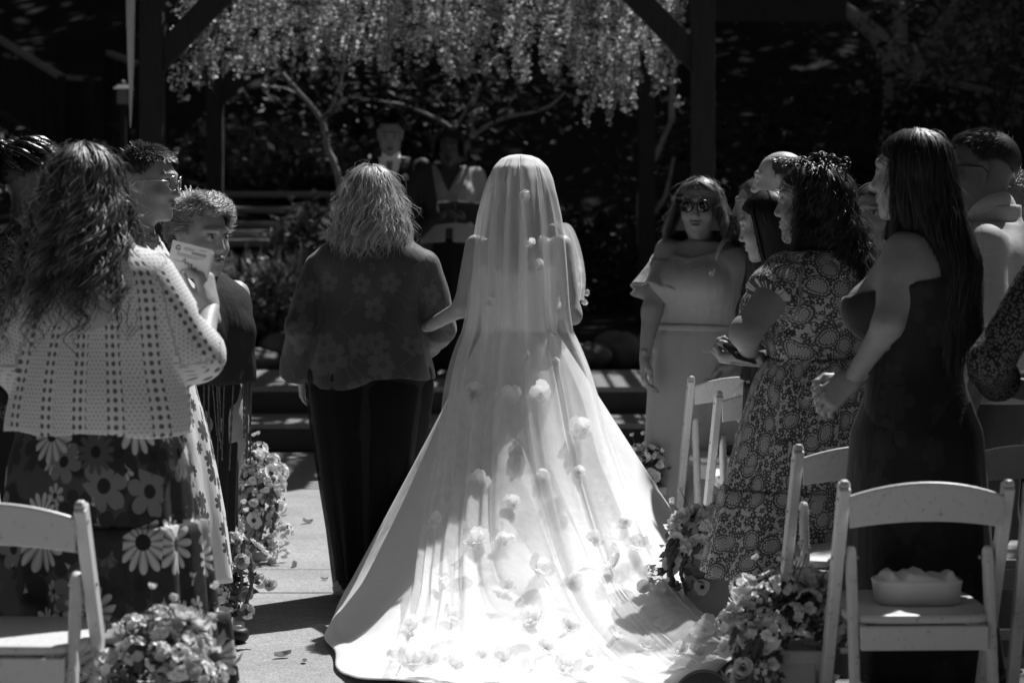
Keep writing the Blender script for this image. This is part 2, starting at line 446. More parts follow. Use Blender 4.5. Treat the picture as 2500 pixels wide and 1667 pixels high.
# forest trees on the bank, high dense crowns that shade everything beyond the pergola
crown_me = []
for k in range(3):
    rr = np.random.default_rng(20 + k)
    V, F, t = leaf_mesh(clumped(5200, (4.6, 4.6, 3.4), 60, .75, rr, .25), .42, (.5, 1.5), r=rr, aspect=.6)
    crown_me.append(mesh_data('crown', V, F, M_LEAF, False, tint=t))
spots = [(-13, 30), (-7.2, 28.2), (-2.2, 34.5), (5.4, 29.3), (9.8, 28.4), (15.5, 30), (-10, 36), (-3.5, 37), (2.8, 36.5), (8.5, 36), (14.5, 38), (21, 33),
         (-6, 45), (1, 46), (8, 45), (16, 47), (24, 42), (-14, 44), (28, 36), (4, 55), (14, 57), (25, 54)]
whats = ['behind the left end of the pergola', 'in the dark wood on the bank', 'deep in the shaded wood']
for k, (x, y) in enumerate(spots):
    rr = np.random.default_rng(100 + k); zb = float(hill(np.array(x), np.array(y))); hgt = rr.uniform(8.0, 10.0)
    t = thing('forest_tree', 'tall dark-leaved tree with its crown high above the shaded bank', 'tree', (x, y, zb - .1), rr.uniform(0, 6), 'tall trees of the wood behind the pergola')
    mb = MB(); lean = np.array([rr.normal() * .35, rr.normal() * .35, 0])
    pts = spline([(0, 0, 0), (lean[0] * .3, lean[1] * .3, hgt * .35), lean * .7 + np.array([0, 0, hgt * .7]), lean + np.array([0, 0, hgt])], 14)
    add_tube(mb, pts, np.linspace(.22, .09, 14) * rr.uniform(.8, 1.25) + np.array([.12] + [.03] + [0] * 12), 10)
    limb_set(mb, np.zeros(3), lean + np.array([0, 0, hgt]), 7, 2.6, .22, rr)
    mb.build('trunk', M_BARK, t, True)
    link('crown', crown_me[k % 3], t, loc=(float(lean[0]), float(lean[1]), hgt + .4), rot=(0, 0, rr.uniform(0, 6)), scale=(rr.uniform(.95, 1.2),) * 2 + (rr.uniform(.85, 1.1),))

# unseen trees added behind, beside and above the seats to block skylight
for k, (x, y, h_) in enumerate([(-13, -6, 5), (-5, -11, 5.5), (4, -12, 5), (12, -7, 5.5), (-15, 4, 5), (-12, 13, 6), (15, 4, 6), (14, 15, 6), (-9, -16, 7), (9, -17, 7), (0, -19, 7.5), (-3.8, -5.5, 5.2), (3.6, -6.2, 5.4), (0, -9.5, 6.2), (-7.5, -1, 5.6), (8.2, -1.5, 5.8), (-4.2, 1.8, 9.6), (4.4, 1.2, 10), (0, -3.2, 9.8), (-9.2, 6, 9.2), (-10.5, 13.5, 9.5), (9.5, -2, 9.8), (12.8, 2.6, 10)]):
    rr = np.random.default_rng(500 + k); t = thing('sky_block_tree', 'unseen leafy tree added round the ceremony garden to block skylight', 'tree', (x, y, -.03), rr.uniform(0, 6), 'added skylight-blocking trees round the seating')
    mb = MB(); add_tube(mb, spline([(0, 0, 0), (.1, 0, h_ * .4), (0, .1, h_)], 10), np.linspace(.24, .09, 10), 8); limb_set(mb, np.zeros(3), np.array([0, .1, h_]), 6, 2.4, .2, rr); mb.build('trunk', M_BARK, t, True)
    link('crown', crown_me[k % 3], t, loc=(0, 0, h_ + .2), rot=(0, 0, rr.uniform(0, 6)), scale=(1.0, 1.0, 1.05))

# shade tree standing to the right of the seats: its crown keeps the right-hand guests in shade
def shade_tree(loc, cen, rad, n, label, seed, size=.16, clumps=70, cr=.34):
    rr = np.random.default_rng(seed)
    t = thing('shade_tree', label, 'tree', loc); mb = MB(); cen = np.array(cen, float)
    pts = spline([(0, 0, 0), (.05, -.02, cen[2] * .35), cen * np.array([.35, .35, .65]), cen], 14)
    add_tube(mb, pts, np.linspace(.26, .07, 14), 10); limb_set(mb, pts[5], cen, 9, max(rad) * .7, .22, rr); mb.build('trunk', M_BARK, t, True)
    V, F, tv = leaf_mesh(clumped(n, rad, clumps, cr, rr, .2), size, (.5, 1.5), r=rr, aspect=.6)
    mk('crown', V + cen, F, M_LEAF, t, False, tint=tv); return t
shade_tree((7.4, 11.6, 0), (-2.15, .2, 7.6), (1.25, 2.7, 1.2), 5600, 'broad leafy tree standing right of the seats, shading the guests there', 5)

# ------------------------------------------------------------------ pergola with lattice roof
PXL, PXR, PY0, PY1, PZ = XP(372, 15.15), XP(1716, 15.15), 15.15, 19.4, 3.02
pg = thing('pergola', 'dark timber pergola with braced posts and a lattice roof over the platform', 'pergola', (0, 17, 0))
def pb(name, a, b, w, h, up=(0, 0, 1), bev=.006, m=None):
    o = np.array([0, 17, 0]); return MB().bar(np.array(a) - o, np.array(b) - o, w, h, up).build(name, m or M_WOOD, pg, bevel=bev)
XBL, XBR = XP(525, PY1), 1.08
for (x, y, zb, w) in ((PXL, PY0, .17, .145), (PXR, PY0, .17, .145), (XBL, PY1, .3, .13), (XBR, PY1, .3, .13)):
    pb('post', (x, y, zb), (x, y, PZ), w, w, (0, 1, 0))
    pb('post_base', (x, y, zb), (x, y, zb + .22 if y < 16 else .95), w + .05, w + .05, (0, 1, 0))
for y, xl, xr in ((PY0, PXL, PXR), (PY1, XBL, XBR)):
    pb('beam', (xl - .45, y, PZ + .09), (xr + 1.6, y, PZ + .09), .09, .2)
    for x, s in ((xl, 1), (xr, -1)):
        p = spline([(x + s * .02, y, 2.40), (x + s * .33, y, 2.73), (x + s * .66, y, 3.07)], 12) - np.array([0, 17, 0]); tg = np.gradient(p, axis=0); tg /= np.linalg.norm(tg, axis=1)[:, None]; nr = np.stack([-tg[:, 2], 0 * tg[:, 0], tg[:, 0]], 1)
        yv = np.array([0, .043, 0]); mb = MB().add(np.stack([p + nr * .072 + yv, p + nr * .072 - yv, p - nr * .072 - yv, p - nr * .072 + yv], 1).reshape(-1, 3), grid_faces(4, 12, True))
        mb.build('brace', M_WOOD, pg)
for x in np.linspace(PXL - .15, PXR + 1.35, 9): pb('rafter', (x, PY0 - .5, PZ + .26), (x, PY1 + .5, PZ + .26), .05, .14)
sx = mesh_data('lattice_slat', *(lambda m: (np.concatenate(m.V), m.Q[0]))(MB().box((0, 0, 0), (.034, 5.0, .012))), M_WOOD, False)
sy = mesh_data('lattice_slat', *(lambda m: (np.concatenate(m.V), m.Q[0]))(MB().box((0, 0, 0), (5.5, .034, .012))), M_WOOD, False)
xm, ym = (PXL + PXR) / 2, (PY0 + PY1) / 2
for x in np.arange(xm - 2.05, xm + 3.31, .125): link('lattice_slat', sx, pg, loc=(x, ym - 17, PZ + .345))
for y in np.arange(ym - 2.45, ym + 2.46, .125): link('lattice_slat', sy, pg, loc=(xm + .65, y - 17, PZ + .36))

# hanging wisteria strands
wis = []
for k in range(7):
    rr = np.random.default_rng(60 + k); n = 210
    h = rr.uniform(0, 1, n); ph = h * 9 + k; rad = (.055 * (1 - h)**.6 + .016) * rr.uniform(.3, 1.15, n); a = rr.uniform(0, 6.28, n)
    C = np.stack([np.cos(a) * rad + .02 * np.sin(ph), np.sin(a) * rad + .02 * np.cos(ph * 1.3), -h], 1)
    keep = (np.sin(h * (14 + 3 * k) + k) > -.75); C = C[keep]
    V, F, t = leaf_mesh(C * np.array([1, 1, 1.]), .030, (.35, 1.4), .3, .75, rr); t = t * (.5, 1.2, .85, .65, 1.1, .4, 1.0)[k]
    mb = MB(); add_tube(mb, np.stack([.02 * np.sin(np.linspace(0, 9, 8) + k), .02 * np.cos(np.linspace(0, 9, 8) * 1.3), -np.linspace(0, 1, 8)], 1), .003, 4)
    sv = np.concatenate(mb.V); n0 = len(V)
    wis.append(mesh_data('wisteria_strand', np.concatenate([V, sv]), [F, mb.Q[0] + n0, mb.T[0] + n0], M_BLOSSOM, False, tint=np.concatenate([t, np.full(len(sv), .15)])))
env_x = [400, 470, 560, 640, 700, 900, 1100, 1250, 1400, 1455, 1530, 1560, 1650]
env_y = [225, 235, 215, 195, 185, 190, 195, 205, 215, 300, 335, 240, 200]
LONG = {124: (1436, 262), 126: (1452, 300), 128: (1470, 318), 131: (1486, 250), 133: (1500, 286), 135: (1516, 240), 137: (430, 236), 139: (452, 250), 141: (512, 226), 143: (1640, 262), 145: (1618, 228)}
for k in range(270):
    rr = np.random.default_rng(900 + k); d = 15.3 + 3.6 * rr.uniform()**1.5; px = rr.uniform(395, 1655)
    if k < 120: px = 400 + (k + rr.uniform()) / 120 * 1250; d = 15.3 + rr.uniform() * 1.2
    x = XP(px, d)
    if not (PXL + .08 < x < PXR - .06): continue
    py = np.interp(px, env_x, env_y) - abs(rr.normal()) * 85 - (30 if px > 1440 and px < 1540 and rr.uniform() < .6 else 0) + (34 if rr.uniform() < .16 else 0)
    if k in LONG: px, py = LONG[k]; d = 15.5; x = XP(px, d)
    zb = CAMZ - (py - HY) * d / F_PX; top = PZ + .2; L = max(.35, top - zb)
    o = link('wisteria_strand', wis[k % 7], loc=(x, d, top), rot=(rr.normal() * .03, rr.normal() * .03, rr.uniform(0, 6.28)), scale=(rr.uniform(.75, 1.2),) * 2 + (L,))
    tag(o, 'pale hanging strand of wisteria blossom under the pergola roof', 'flower strand', 'wisteria strands hanging in the pergola')

# white cloth tail hanging beside the left front post
cl = []
for i in range(12):
    t = i / 11; w = .035 * (1 - t)**.8 + .002; z = 3.05 - t * 1.05
    cl += [[-w, .012 * math.sin(t * 9), z], [w, -.012 * math.sin(t * 7), z]]
o = mk('cloth_tail', np.array(cl), grid_faces(2, 12), mat('sheer white cloth', .75, .7, .2, trans=.4), loc=(PXL - .12, PY0 - .1, 0))
so_ = o.modifiers.new('thick', 'SOLIDIFY'); so_.thickness = .004
tag(o, 'narrow white cloth tail hanging beside the dark pergola post', 'cloth')

# ------------------------------------------------------------------ bank planting
def shrub(px, d, w, h, n, size, label, seed, m=M_LEAF2, zoff=0., tv=(.5, 1.6)):
    rr = np.random.default_rng(seed); x = XP(px, d); zb = float(hill(np.array(x), np.array(d))) if d > 17.3 else 0.
    t = thing('shrub', label, 'shrub', (x, d, zb + zoff))
    C = clumped(n, (w / 2, w / 2.4, h / 2), 26, .09 * h + .03, rr, .3) + np.array([0, 0, h * .5]); C = C[C[:, 2] > .02]
    V, F, tt = leaf_mesh(C, size, tv, 0, .55, rr); mk('foliage', V, F, m, t, False, tint=tt)
    mb = MB()
    for k in range(7):
        e = np.array([rr.normal() * w * .22, rr.normal() * w * .2, h * rr.uniform(.6, .9)]); add_tube(mb, spline([(0, 0, -.05), e * .5 + rr.normal(size=3) * .03, e], 6), np.linspace(.012, .004, 6), 5)
    mb.build('stem', M_BARK, t, True)
shrub(575, 18.6, 1.0, .50, 1200, .08, 'leafy low shrub spreading below the lit stone path', 1)
shrub(690, 18.3, .9, .40, 1000, .07, 'small glossy-leaved shrub above the garden rocks', 2)
shrub(815, 20.0, 1.1, .75, 1200, .10, 'rounded dark shrub growing beside the path edge', 3)
shrub(560, 26.2, 2.0, .7, 1300, .11, 'sunlit hedge-like shrub at the top of the stone path', 4)
shrub(740, 25.4, 1.8, .6, 1100, .11, 'spreading bright-tipped shrub right of the path top', 6)
shrub(80, 22.5, 2.2, .6, 1800, .08, 'wide speckled shrub on the bank behind the braided-hair guest', 7, M_LEAF3, zoff=.25, tv=(.3, 1.1))
shrub(240, 24.0, 1.6, .5, 900, .10, 'dim shrub below the lantern on the bank', 8, M_LEAF3, zoff=.0, tv=(.3, 1.0))
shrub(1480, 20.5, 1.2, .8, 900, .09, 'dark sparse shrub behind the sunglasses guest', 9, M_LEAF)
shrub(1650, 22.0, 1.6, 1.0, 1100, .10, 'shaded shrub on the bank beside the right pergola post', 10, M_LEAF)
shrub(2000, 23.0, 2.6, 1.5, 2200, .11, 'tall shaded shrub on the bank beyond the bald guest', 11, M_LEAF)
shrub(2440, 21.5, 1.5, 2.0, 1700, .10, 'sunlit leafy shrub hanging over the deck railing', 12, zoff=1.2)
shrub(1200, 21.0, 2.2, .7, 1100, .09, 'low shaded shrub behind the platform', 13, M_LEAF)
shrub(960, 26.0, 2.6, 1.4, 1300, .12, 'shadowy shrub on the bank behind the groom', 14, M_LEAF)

def grass(px, d, n, L, label, seed):
    rr = np.random.default_rng(seed); x = XP(px, d); t = thing('ornamental_grass', label, 'grass', (x, d, float(hill(np.array(x), np.array(d)))))
    V = []; F = []; T = []; m = 7; k0 = 0
    for k in range(n):
        a = rr.uniform(0, 6.28); out = rr.uniform(.15, .6); l = L * rr.uniform(.6, 1.1); w = rr.uniform(.006, .011)
        s = np.linspace(0, 1, m); r = out * l * s**1.3; z = l * (s - .75 * out * s**2.4)
        c = np.stack([np.cos(a) * r, np.sin(a) * r, z], 1) + np.array([rr.normal() * .05, rr.normal() * .05, 0])
        sd = np.array([-math.sin(a), math.cos(a), 0]) * (w * (1 - s**2.5))[:, None]
        V.append(np.stack([c - sd, c + sd], 1).reshape(-1, 3)); F.append(grid_faces(2, m) + k0); k0 += 2 * m; T += [rr.uniform(.5, 1.7)] * (2 * m)
    o = mk('blade_tuft', np.concatenate(V), np.concatenate(F), M_GRASS, t, tint=T); o['kind'] = 'stuff'
grass(655, 18.9, 150, .72, 'arching tuft of ornamental grass on the bank by the path', 1)
grass(730, 19.4, 120, .65, 'shorter grass tuft with long bent blades behind the companion', 2)
grass(590, 20.2, 90, .5, 'small upright grass tuft among the path shrubs', 3)

def rock_mesh(seed):
    rr = np.random.default_rng(seed); s = SDF((-.35,) * 3, (.35,) * 3, .03)
    for k in range(5): s.ell(rr.normal(size=3) * .06, rr.uniform(.1, .2, 3), .05)
    V, Q = s.mesh(); V += rr.normal(size=V.shape) * .004; return mesh_data('garden_rock', V, Q, M_ROCK)
rocks = [rock_mesh(k) for k in range(4)]
for k in range(26):
    rr = np.random.default_rng(300 + k); px = 570 + k * 52 + rr.normal() * 12; d = 17.55 + rr.uniform(0, .5); x = XP(px, d)
    o = link('garden_rock', rocks[k % 4], loc=(x, d, .36 + .06 * rr.uniform()), rot=(0, 0, rr.uniform(0, 6)), scale=(rr.uniform(.6, 1.1), rr.uniform(.6, 1.), rr.uniform(.5, .8)))
    tag(o, 'rough grey rock edging the planted bank behind the platform', 'rock', 'rocks edging the bank')

# small pale-branched trees behind the officiant
def small_tree(base, paths, label, leaves, seed, rad=.03):
    rr = np.random.default_rng(seed); b = np.array(base); t = thing('small_tree', label, 'tree', base); mb = MB(); tips = []
    for pth_, r0, r1 in paths:
        p = spline([PX(*q) - b for q in pth_], 16); p += np.cumsum(rr.normal(size=p.shape) * .004, 0) ; add_tube(mb, p, np.linspace(r0, r1, 16), 7); tips.append(p[6:])
    mb.build('trunk', M_PALEBARK, t, True); tips = np.concatenate(tips)
    c = tips[rr.integers(0, len(tips), leaves)] + rr.normal(size=(leaves, 3)) * np.array([.30, .35, .16]) + np.array([0, 0, .12])
    V, F, tt = leaf_mesh(c, .085, (.5, 1.7), .15, .5, rr); mk('crown', V, F, M_LEAF3, t, False, tint=tt)
def gz(px, d): x = XP(px, d); return (x, d, float(hill(np.array(x), np.array(d))))
small_tree(gz(850, 20), [([(850, 560, 20), (826, 430, 20), (800, 350, 20), (790, 300, 20)], .032, .024), ([(790, 300, 20), (740, 235, 19.9), (690, 175, 19.9), (640, 120, 19.8)], .022, .01),
    ([(790, 300, 20), (812, 250, 20.1), (830, 180, 20.2), (850, 90, 20.2)], .018, .008), ([(740, 235, 19.9), (700, 215, 20.3), (650, 205, 20.5)], .01, .005), ([(830, 180, 20.2), (880, 140, 20.3), (960, 120, 20.4)], .01, .005)],
    'slender pale-barked tree forking behind the groom', 520, 1)
small_tree(gz(1110, 20.6), [([(1110, 560, 20.6), (1104, 400, 20.6), (1110, 320, 20.6)], .034, .026), ([(1110, 320, 20.6), (1060, 290, 20.5), (990, 262, 20.5), (930, 250, 20.4)], .02, .008),
    ([(1110, 320, 20.6), (1130, 270, 20.7), (1165, 200, 20.8)], .018, .008), ([(1120, 395, 20.6), (1160, 330, 20.5), (1230, 290, 20.3), (1330, 262, 20.2), (1380, 225, 20.2)], .024, .008), ([(1160, 330, 20.5), (1150, 295, 20.6), (1185, 262, 20.8)], .014, .007)],
    'pale crooked many-branched tree behind the officiant', 620, 2)
small_tree(gz(1560, 20.8), [([(1570, 640, 20.8), (1560, 540, 20.8), (1565, 440, 20.8), (1600, 380, 20.8), (1640, 300, 20.8)], .04, .02), ([(1575, 560, 20.8), (1625, 480, 20.8), (1650, 380, 20.9)], .026, .012), ([(1640, 300, 20.8), (1642, 180, 20.9), (1660, 60, 21)], .03, .012)],
    'bare twisted trunk standing between pergola and sunglasses guest', 200, 3)
small_tree(gz(2185, 23), [([(2180, 620, 23), (2178, 420, 23), (2185, 250, 23), (2170, 130, 23), (2110, 60, 23), (2020, -10, 23)], .17, .06), ([(2200, 620, 23), (2205, 300, 23), (2235, 160, 23.1), (2300, 60, 23.2), (2360, -20, 23.2)], .12, .05), ([(2185, 250, 23), (2195, 120, 23), (2190, -40, 23)], .1, .06)],
    'thick grey tree forking above the guests with long hair', 700, 4)

# handrails and lantern in the shade
def railing(pts, label, n_bal, dz=.9):
    o = np.array(pts[0]); t = thing('handrail', label, 'railing', tuple(o)); p = np.array(pts) - o
    for i in range(len(p) - 1): MB().bar(p[i], p[i + 1], .08, .06).build('rail', M_RAIL, t, bevel=.008); MB().bar(p[i] - [0, 0, dz - .1], p[i + 1] - [0, 0, dz - .1], .05, .05).build('lower_rail', M_WOOD, t)
    for i in range(len(p) - 1):
        for k in range(n_bal):
            q = p[i] + (p[i + 1] - p[i]) * (k + .5) / n_bal; MB().bar(q - [0, 0, dz], q, .03, .03, (0, 1, 0)).build('baluster', M_WOOD, t)
    for q in p: MB().bar(q - [0, 0, dz + .5], q + [0, 0, .02], .09, .09, (0, 1, 0)).build('rail_post', M_WOOD, t)
railing([PX(-60, 60, 27), PX(152, 190, 25.5), PX(215, 194, 25.5)], 'sloping timber stair rail on the bank left of the pergola post', 8)
railing([PX(265, 130, 27.5), PX(345, 160, 26.5)], 'short timber rail end beside the lantern', 4)
railing([PX(2275, 192, 24.5), PX(2560, 258, 23.5)], 'pale timber deck rail with balusters right of the thick tree', 11)
ln = thing('lantern', 'small metal lantern with pale glass panes beside the left pergola post', 'lantern', tuple(PX(301, 300, 21.5)))
s = 21.5 / F_PX; M_IRON = mat('dark iron', .02, .5, .5, metal=.3); M_PANE = mat('frosted glass pane', .32, .35, .5)
MB().bar((0, 0, -1.2), (0, 0, 40 * s), .05, .05, (0, 1, 0)).build('lantern_post', M_IRON, ln)
MB().box((0, 0, 42 * s), (38 * s, 38 * s, 4 * s)).build('lantern_base', M_IRON, ln)
for a in range(4):
    v = np.array([math.cos(a * math.pi / 2), math.sin(a * math.pi / 2)]) * 14 * s
    MB().box((v[0], v[1], 62 * s), (27 * s if abs(v[0]) < 1e-6 else .004, .004 if abs(v[0]) < 1e-6 else 27 * s, 36 * s)).build('pane', M_PANE, ln)
    c = np.array([math.cos(a * math.pi / 2 + .785), math.sin(a * math.pi / 2 + .785)]) * 20.5 * s
    MB().bar((c[0], c[1], 43 * s), (c[0], c[1], 82 * s), .012, .012, (0, 1, 0)).build('lantern_frame', M_IRON, ln)
MB().box((0, 0, 87 * s), (44 * s, 44 * s, 10 * s), None, .5).build('lantern_cap', M_RAIL, ln)
add_tube(MB(), [(0, 0, 91 * s), (0, 0, 97 * s), (0, 0, 104 * s)], [5 * s, 6 * s, 1.5 * s], 8).build('finial', M_RAIL, ln, True)

# ------------------------------------------------------------------ people: bodies, heads, hands, hair, clothes
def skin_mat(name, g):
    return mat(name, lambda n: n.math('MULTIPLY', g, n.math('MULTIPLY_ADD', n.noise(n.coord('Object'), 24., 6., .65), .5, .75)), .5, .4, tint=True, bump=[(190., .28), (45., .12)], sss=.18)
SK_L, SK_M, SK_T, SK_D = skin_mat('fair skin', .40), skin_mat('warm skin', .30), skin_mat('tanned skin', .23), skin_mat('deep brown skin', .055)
def hair_mat(name, g, rough=.44, spec=.6): return mat(name, g, rough, spec, tint=True, trans=.25)
H_BLACK, H_DARK, H_BROWN, H_MID, H_BLOND, H_GREY, H_WHITE = [hair_mat(n, g) for n, g in
    (('black hair', .010), ('dark brown hair', .018), ('brown hair', .045), ('ash brown hair', .095), ('blond hair', .19), ('silver blond hair', .38), ('white hair', .42))]

_head = {}
def head_geo(male=False, old=False, ears=True):
    key = (male, old, ears)
    if key in _head: return _head[key]
    s = SDF((-.1, -.125, -.19), (.1, .135, .14), .0050); jw = 1.1 if male else 1.0
    s.ell((0, -.012, .036), (.075, .096, .084), .01)
    s.ell((0, .024, -.03), (.061 * jw, .066, .082), .03)
    s.ell((0, .042, -.078), (.044 * jw, .044, .036), .025)
    s.ell((0, .074, -.104), (.017 * jw, .015, .014), .02)
    for sx_ in (-1, 1):
        s.ell((sx_ * .037, .058, -.028), (.026, .026, .024 if not old else .03), .02)
        s.cone((sx_ * .012, .088, .034), (sx_ * .046, .072, .033), .010, .008, .014)
        s.ell((sx_ * .031, .098, .012), (.019, .018, .012), .012, sub=True)
        s.ell((sx_ * .031, .076, .011), (.0145, .0135, .0115), .003)
        if not ears: continue
        s.cone((sx_ * .079, -.006, .018), (sx_ * .074, -.004, -.03), .021, .011, .006, flat=((1, .25 * sx_, 0), .32))
        s.ell((sx_ * .085, .004, .0), (.006, .010, .015), .004, sub=True)
    s.cone((0, .087, .022), (0, .105, -.026), .0070, .0098, .012)
    s.ell((0, .099, -.030), (.0145, .012, .009), .008)
    s.cone((-.019, .086, -.057), (.019, .086, -.057), .0075, .0075, .008); s.ell((0, .094, -.0555), (.013, .007, .006), .006)
    s.ell((0, .093, -.068), (.016, .008, .0065), .006)
    s.cone((-.022, .095, -.0618), (.022, .095, -.0618), .0022, .0022, .003, sub=True)
    s.cone((0, -.018, -.05), (0, -.030, -.19), .050 * (1.12 if male else .95), .054 * (1.15 if male else 1.0), .035)
    V, Q = s.mesh(); t = np.ones(len(V))
    d = lambda c, r: np.sqrt((((V - np.array(c)) / np.array(r))**2).sum(1))
    for sx_ in (-1, 1):
        t[d((sx_ * .031, .087, .011), (.0135, .012, .0065)) < 1] = 1.05
        t[d((sx_ * .031, .090, .011), (.0065, .012, .007)) < 1] = .10
        t[d((sx_ * .031, .086, .0215), (.017, .02, .0022)) < 1] = .25
        t[d((sx_ * .032, .085, .037), (.019, .02, .004)) < 1] = .35 if not old else .7
    t[d((0, .095, -.0555), (.021, .02, .0055)) < 1] = .62; t[d((0, .095, -.068), (.018, .02, .006)) < 1] = .66
    t[d((0, .095, -.062), (.021, .02, .0018)) < 1] = .3
    _head[key] = (V, Q, t); return _head[key]

_hand = {}
def hand_geo(curl=.35, spread=1.0, thumb=.4, res=.0048):
    key = (curl, spread, thumb, res)
    if key in _hand: return _hand[key]
    s = SDF((-.045, -.07, -.13), (.21, .1, .06), res)
    s.cone((-.03, 0, 0), (.02, 0, 0), .025, .024, .01, flat=((0, 0, 1), .75))
    Y = [.030, .0105, -.0095, -.028]; Ls = [.073, .081, .075, .058]
    for y, L in zip(Y, Ls):
        k = np.array([.088 - abs(y - .005) * .25, y * spread, 0.0]); s.cone((.01, y * .55, 0), k, .016, .0125, .014, flat=((0, 0, 1), .85))
        p = k; a = 0.; y2 = (spread - 1) * y * .4
        for f, q in ((.45, curl * .9), (.31, curl * 1.15), (.24, curl * .8)):
            a -= q; e = p + np.array([math.cos(a), y2 / L, math.sin(a)]) * L * f; s.cone(p, e, .0090 if f > .4 else .0083, .0083 if f > .3 else .0070, .005); p = e
    t0 = np.array([.018, .022, -.006]); t1 = np.array([.048, .047, -.016 - .012 * thumb]); t2 = t1 + np.array([.029, .016 - .022 * thumb, -.010 * thumb]); t3 = t2 + np.array([.024, .004 - .022 * thumb, -.008 * thumb])
    s.cone(t0, t1, .017, .0125, .012); s.cone(t1, t2, .0115, .0100, .005); s.cone(t2, t3, .0098, .0080, .004)
    _hand[key] = s.mesh(); return _hand[key]

def place_hand(wrist, direc, palm, side, curl=.35, spread=1., thumb=.4, size=1.0, res=.0048):
    """palm = direction the palm faces"""
    V, Q = hand_geo(curl, spread, thumb, res); V = V * size
    x = np.array(direc, float); x /= np.linalg.norm(x); z = -np.array(palm, float); z -= x * (z @ x); z /= np.linalg.norm(z); y = np.cross(z, x)
    if side == 'L': V = V * np.array([1, -1, 1]); Q = Q[:, ::-1]
    return V @ np.stack([x, y, z]) + np.array(wrist, float), Q

def rot(yaw=0, pitch=0, roll=0):
    return np.array(Matrix.Rotation(yaw, 3, 'Z') @ Matrix.Rotation(pitch, 3, 'X') @ Matrix.Rotation(roll, 3, 'Y'))

# torso profiles: (height fraction, half width, half depth, centre y) for a 1 m tall scale
TORSO_W = [(.455, .094, .072, -.005), (.50, .106, .078, -.006), (.55, .098, .072, 0.), (.62, .080, .060, .004), (.68, .086, .066, .008), (.735, .095, .078, .016), (.78, .102, .062, .004), (.81, .088, .046, -.004), (.835, .05, .036, -.008)]
TORSO_M = [(.455, .090, .072, -.005), (.50, .098, .072, -.004), (.55, .094, .068, 0.), (.62, .092, .064, .004), (.68, .101, .068, .006), (.735, .110, .072, .008), (.78, .118, .060, .002), (.81, .100, .046, -.004), (.835, .055, .038, -.008)]

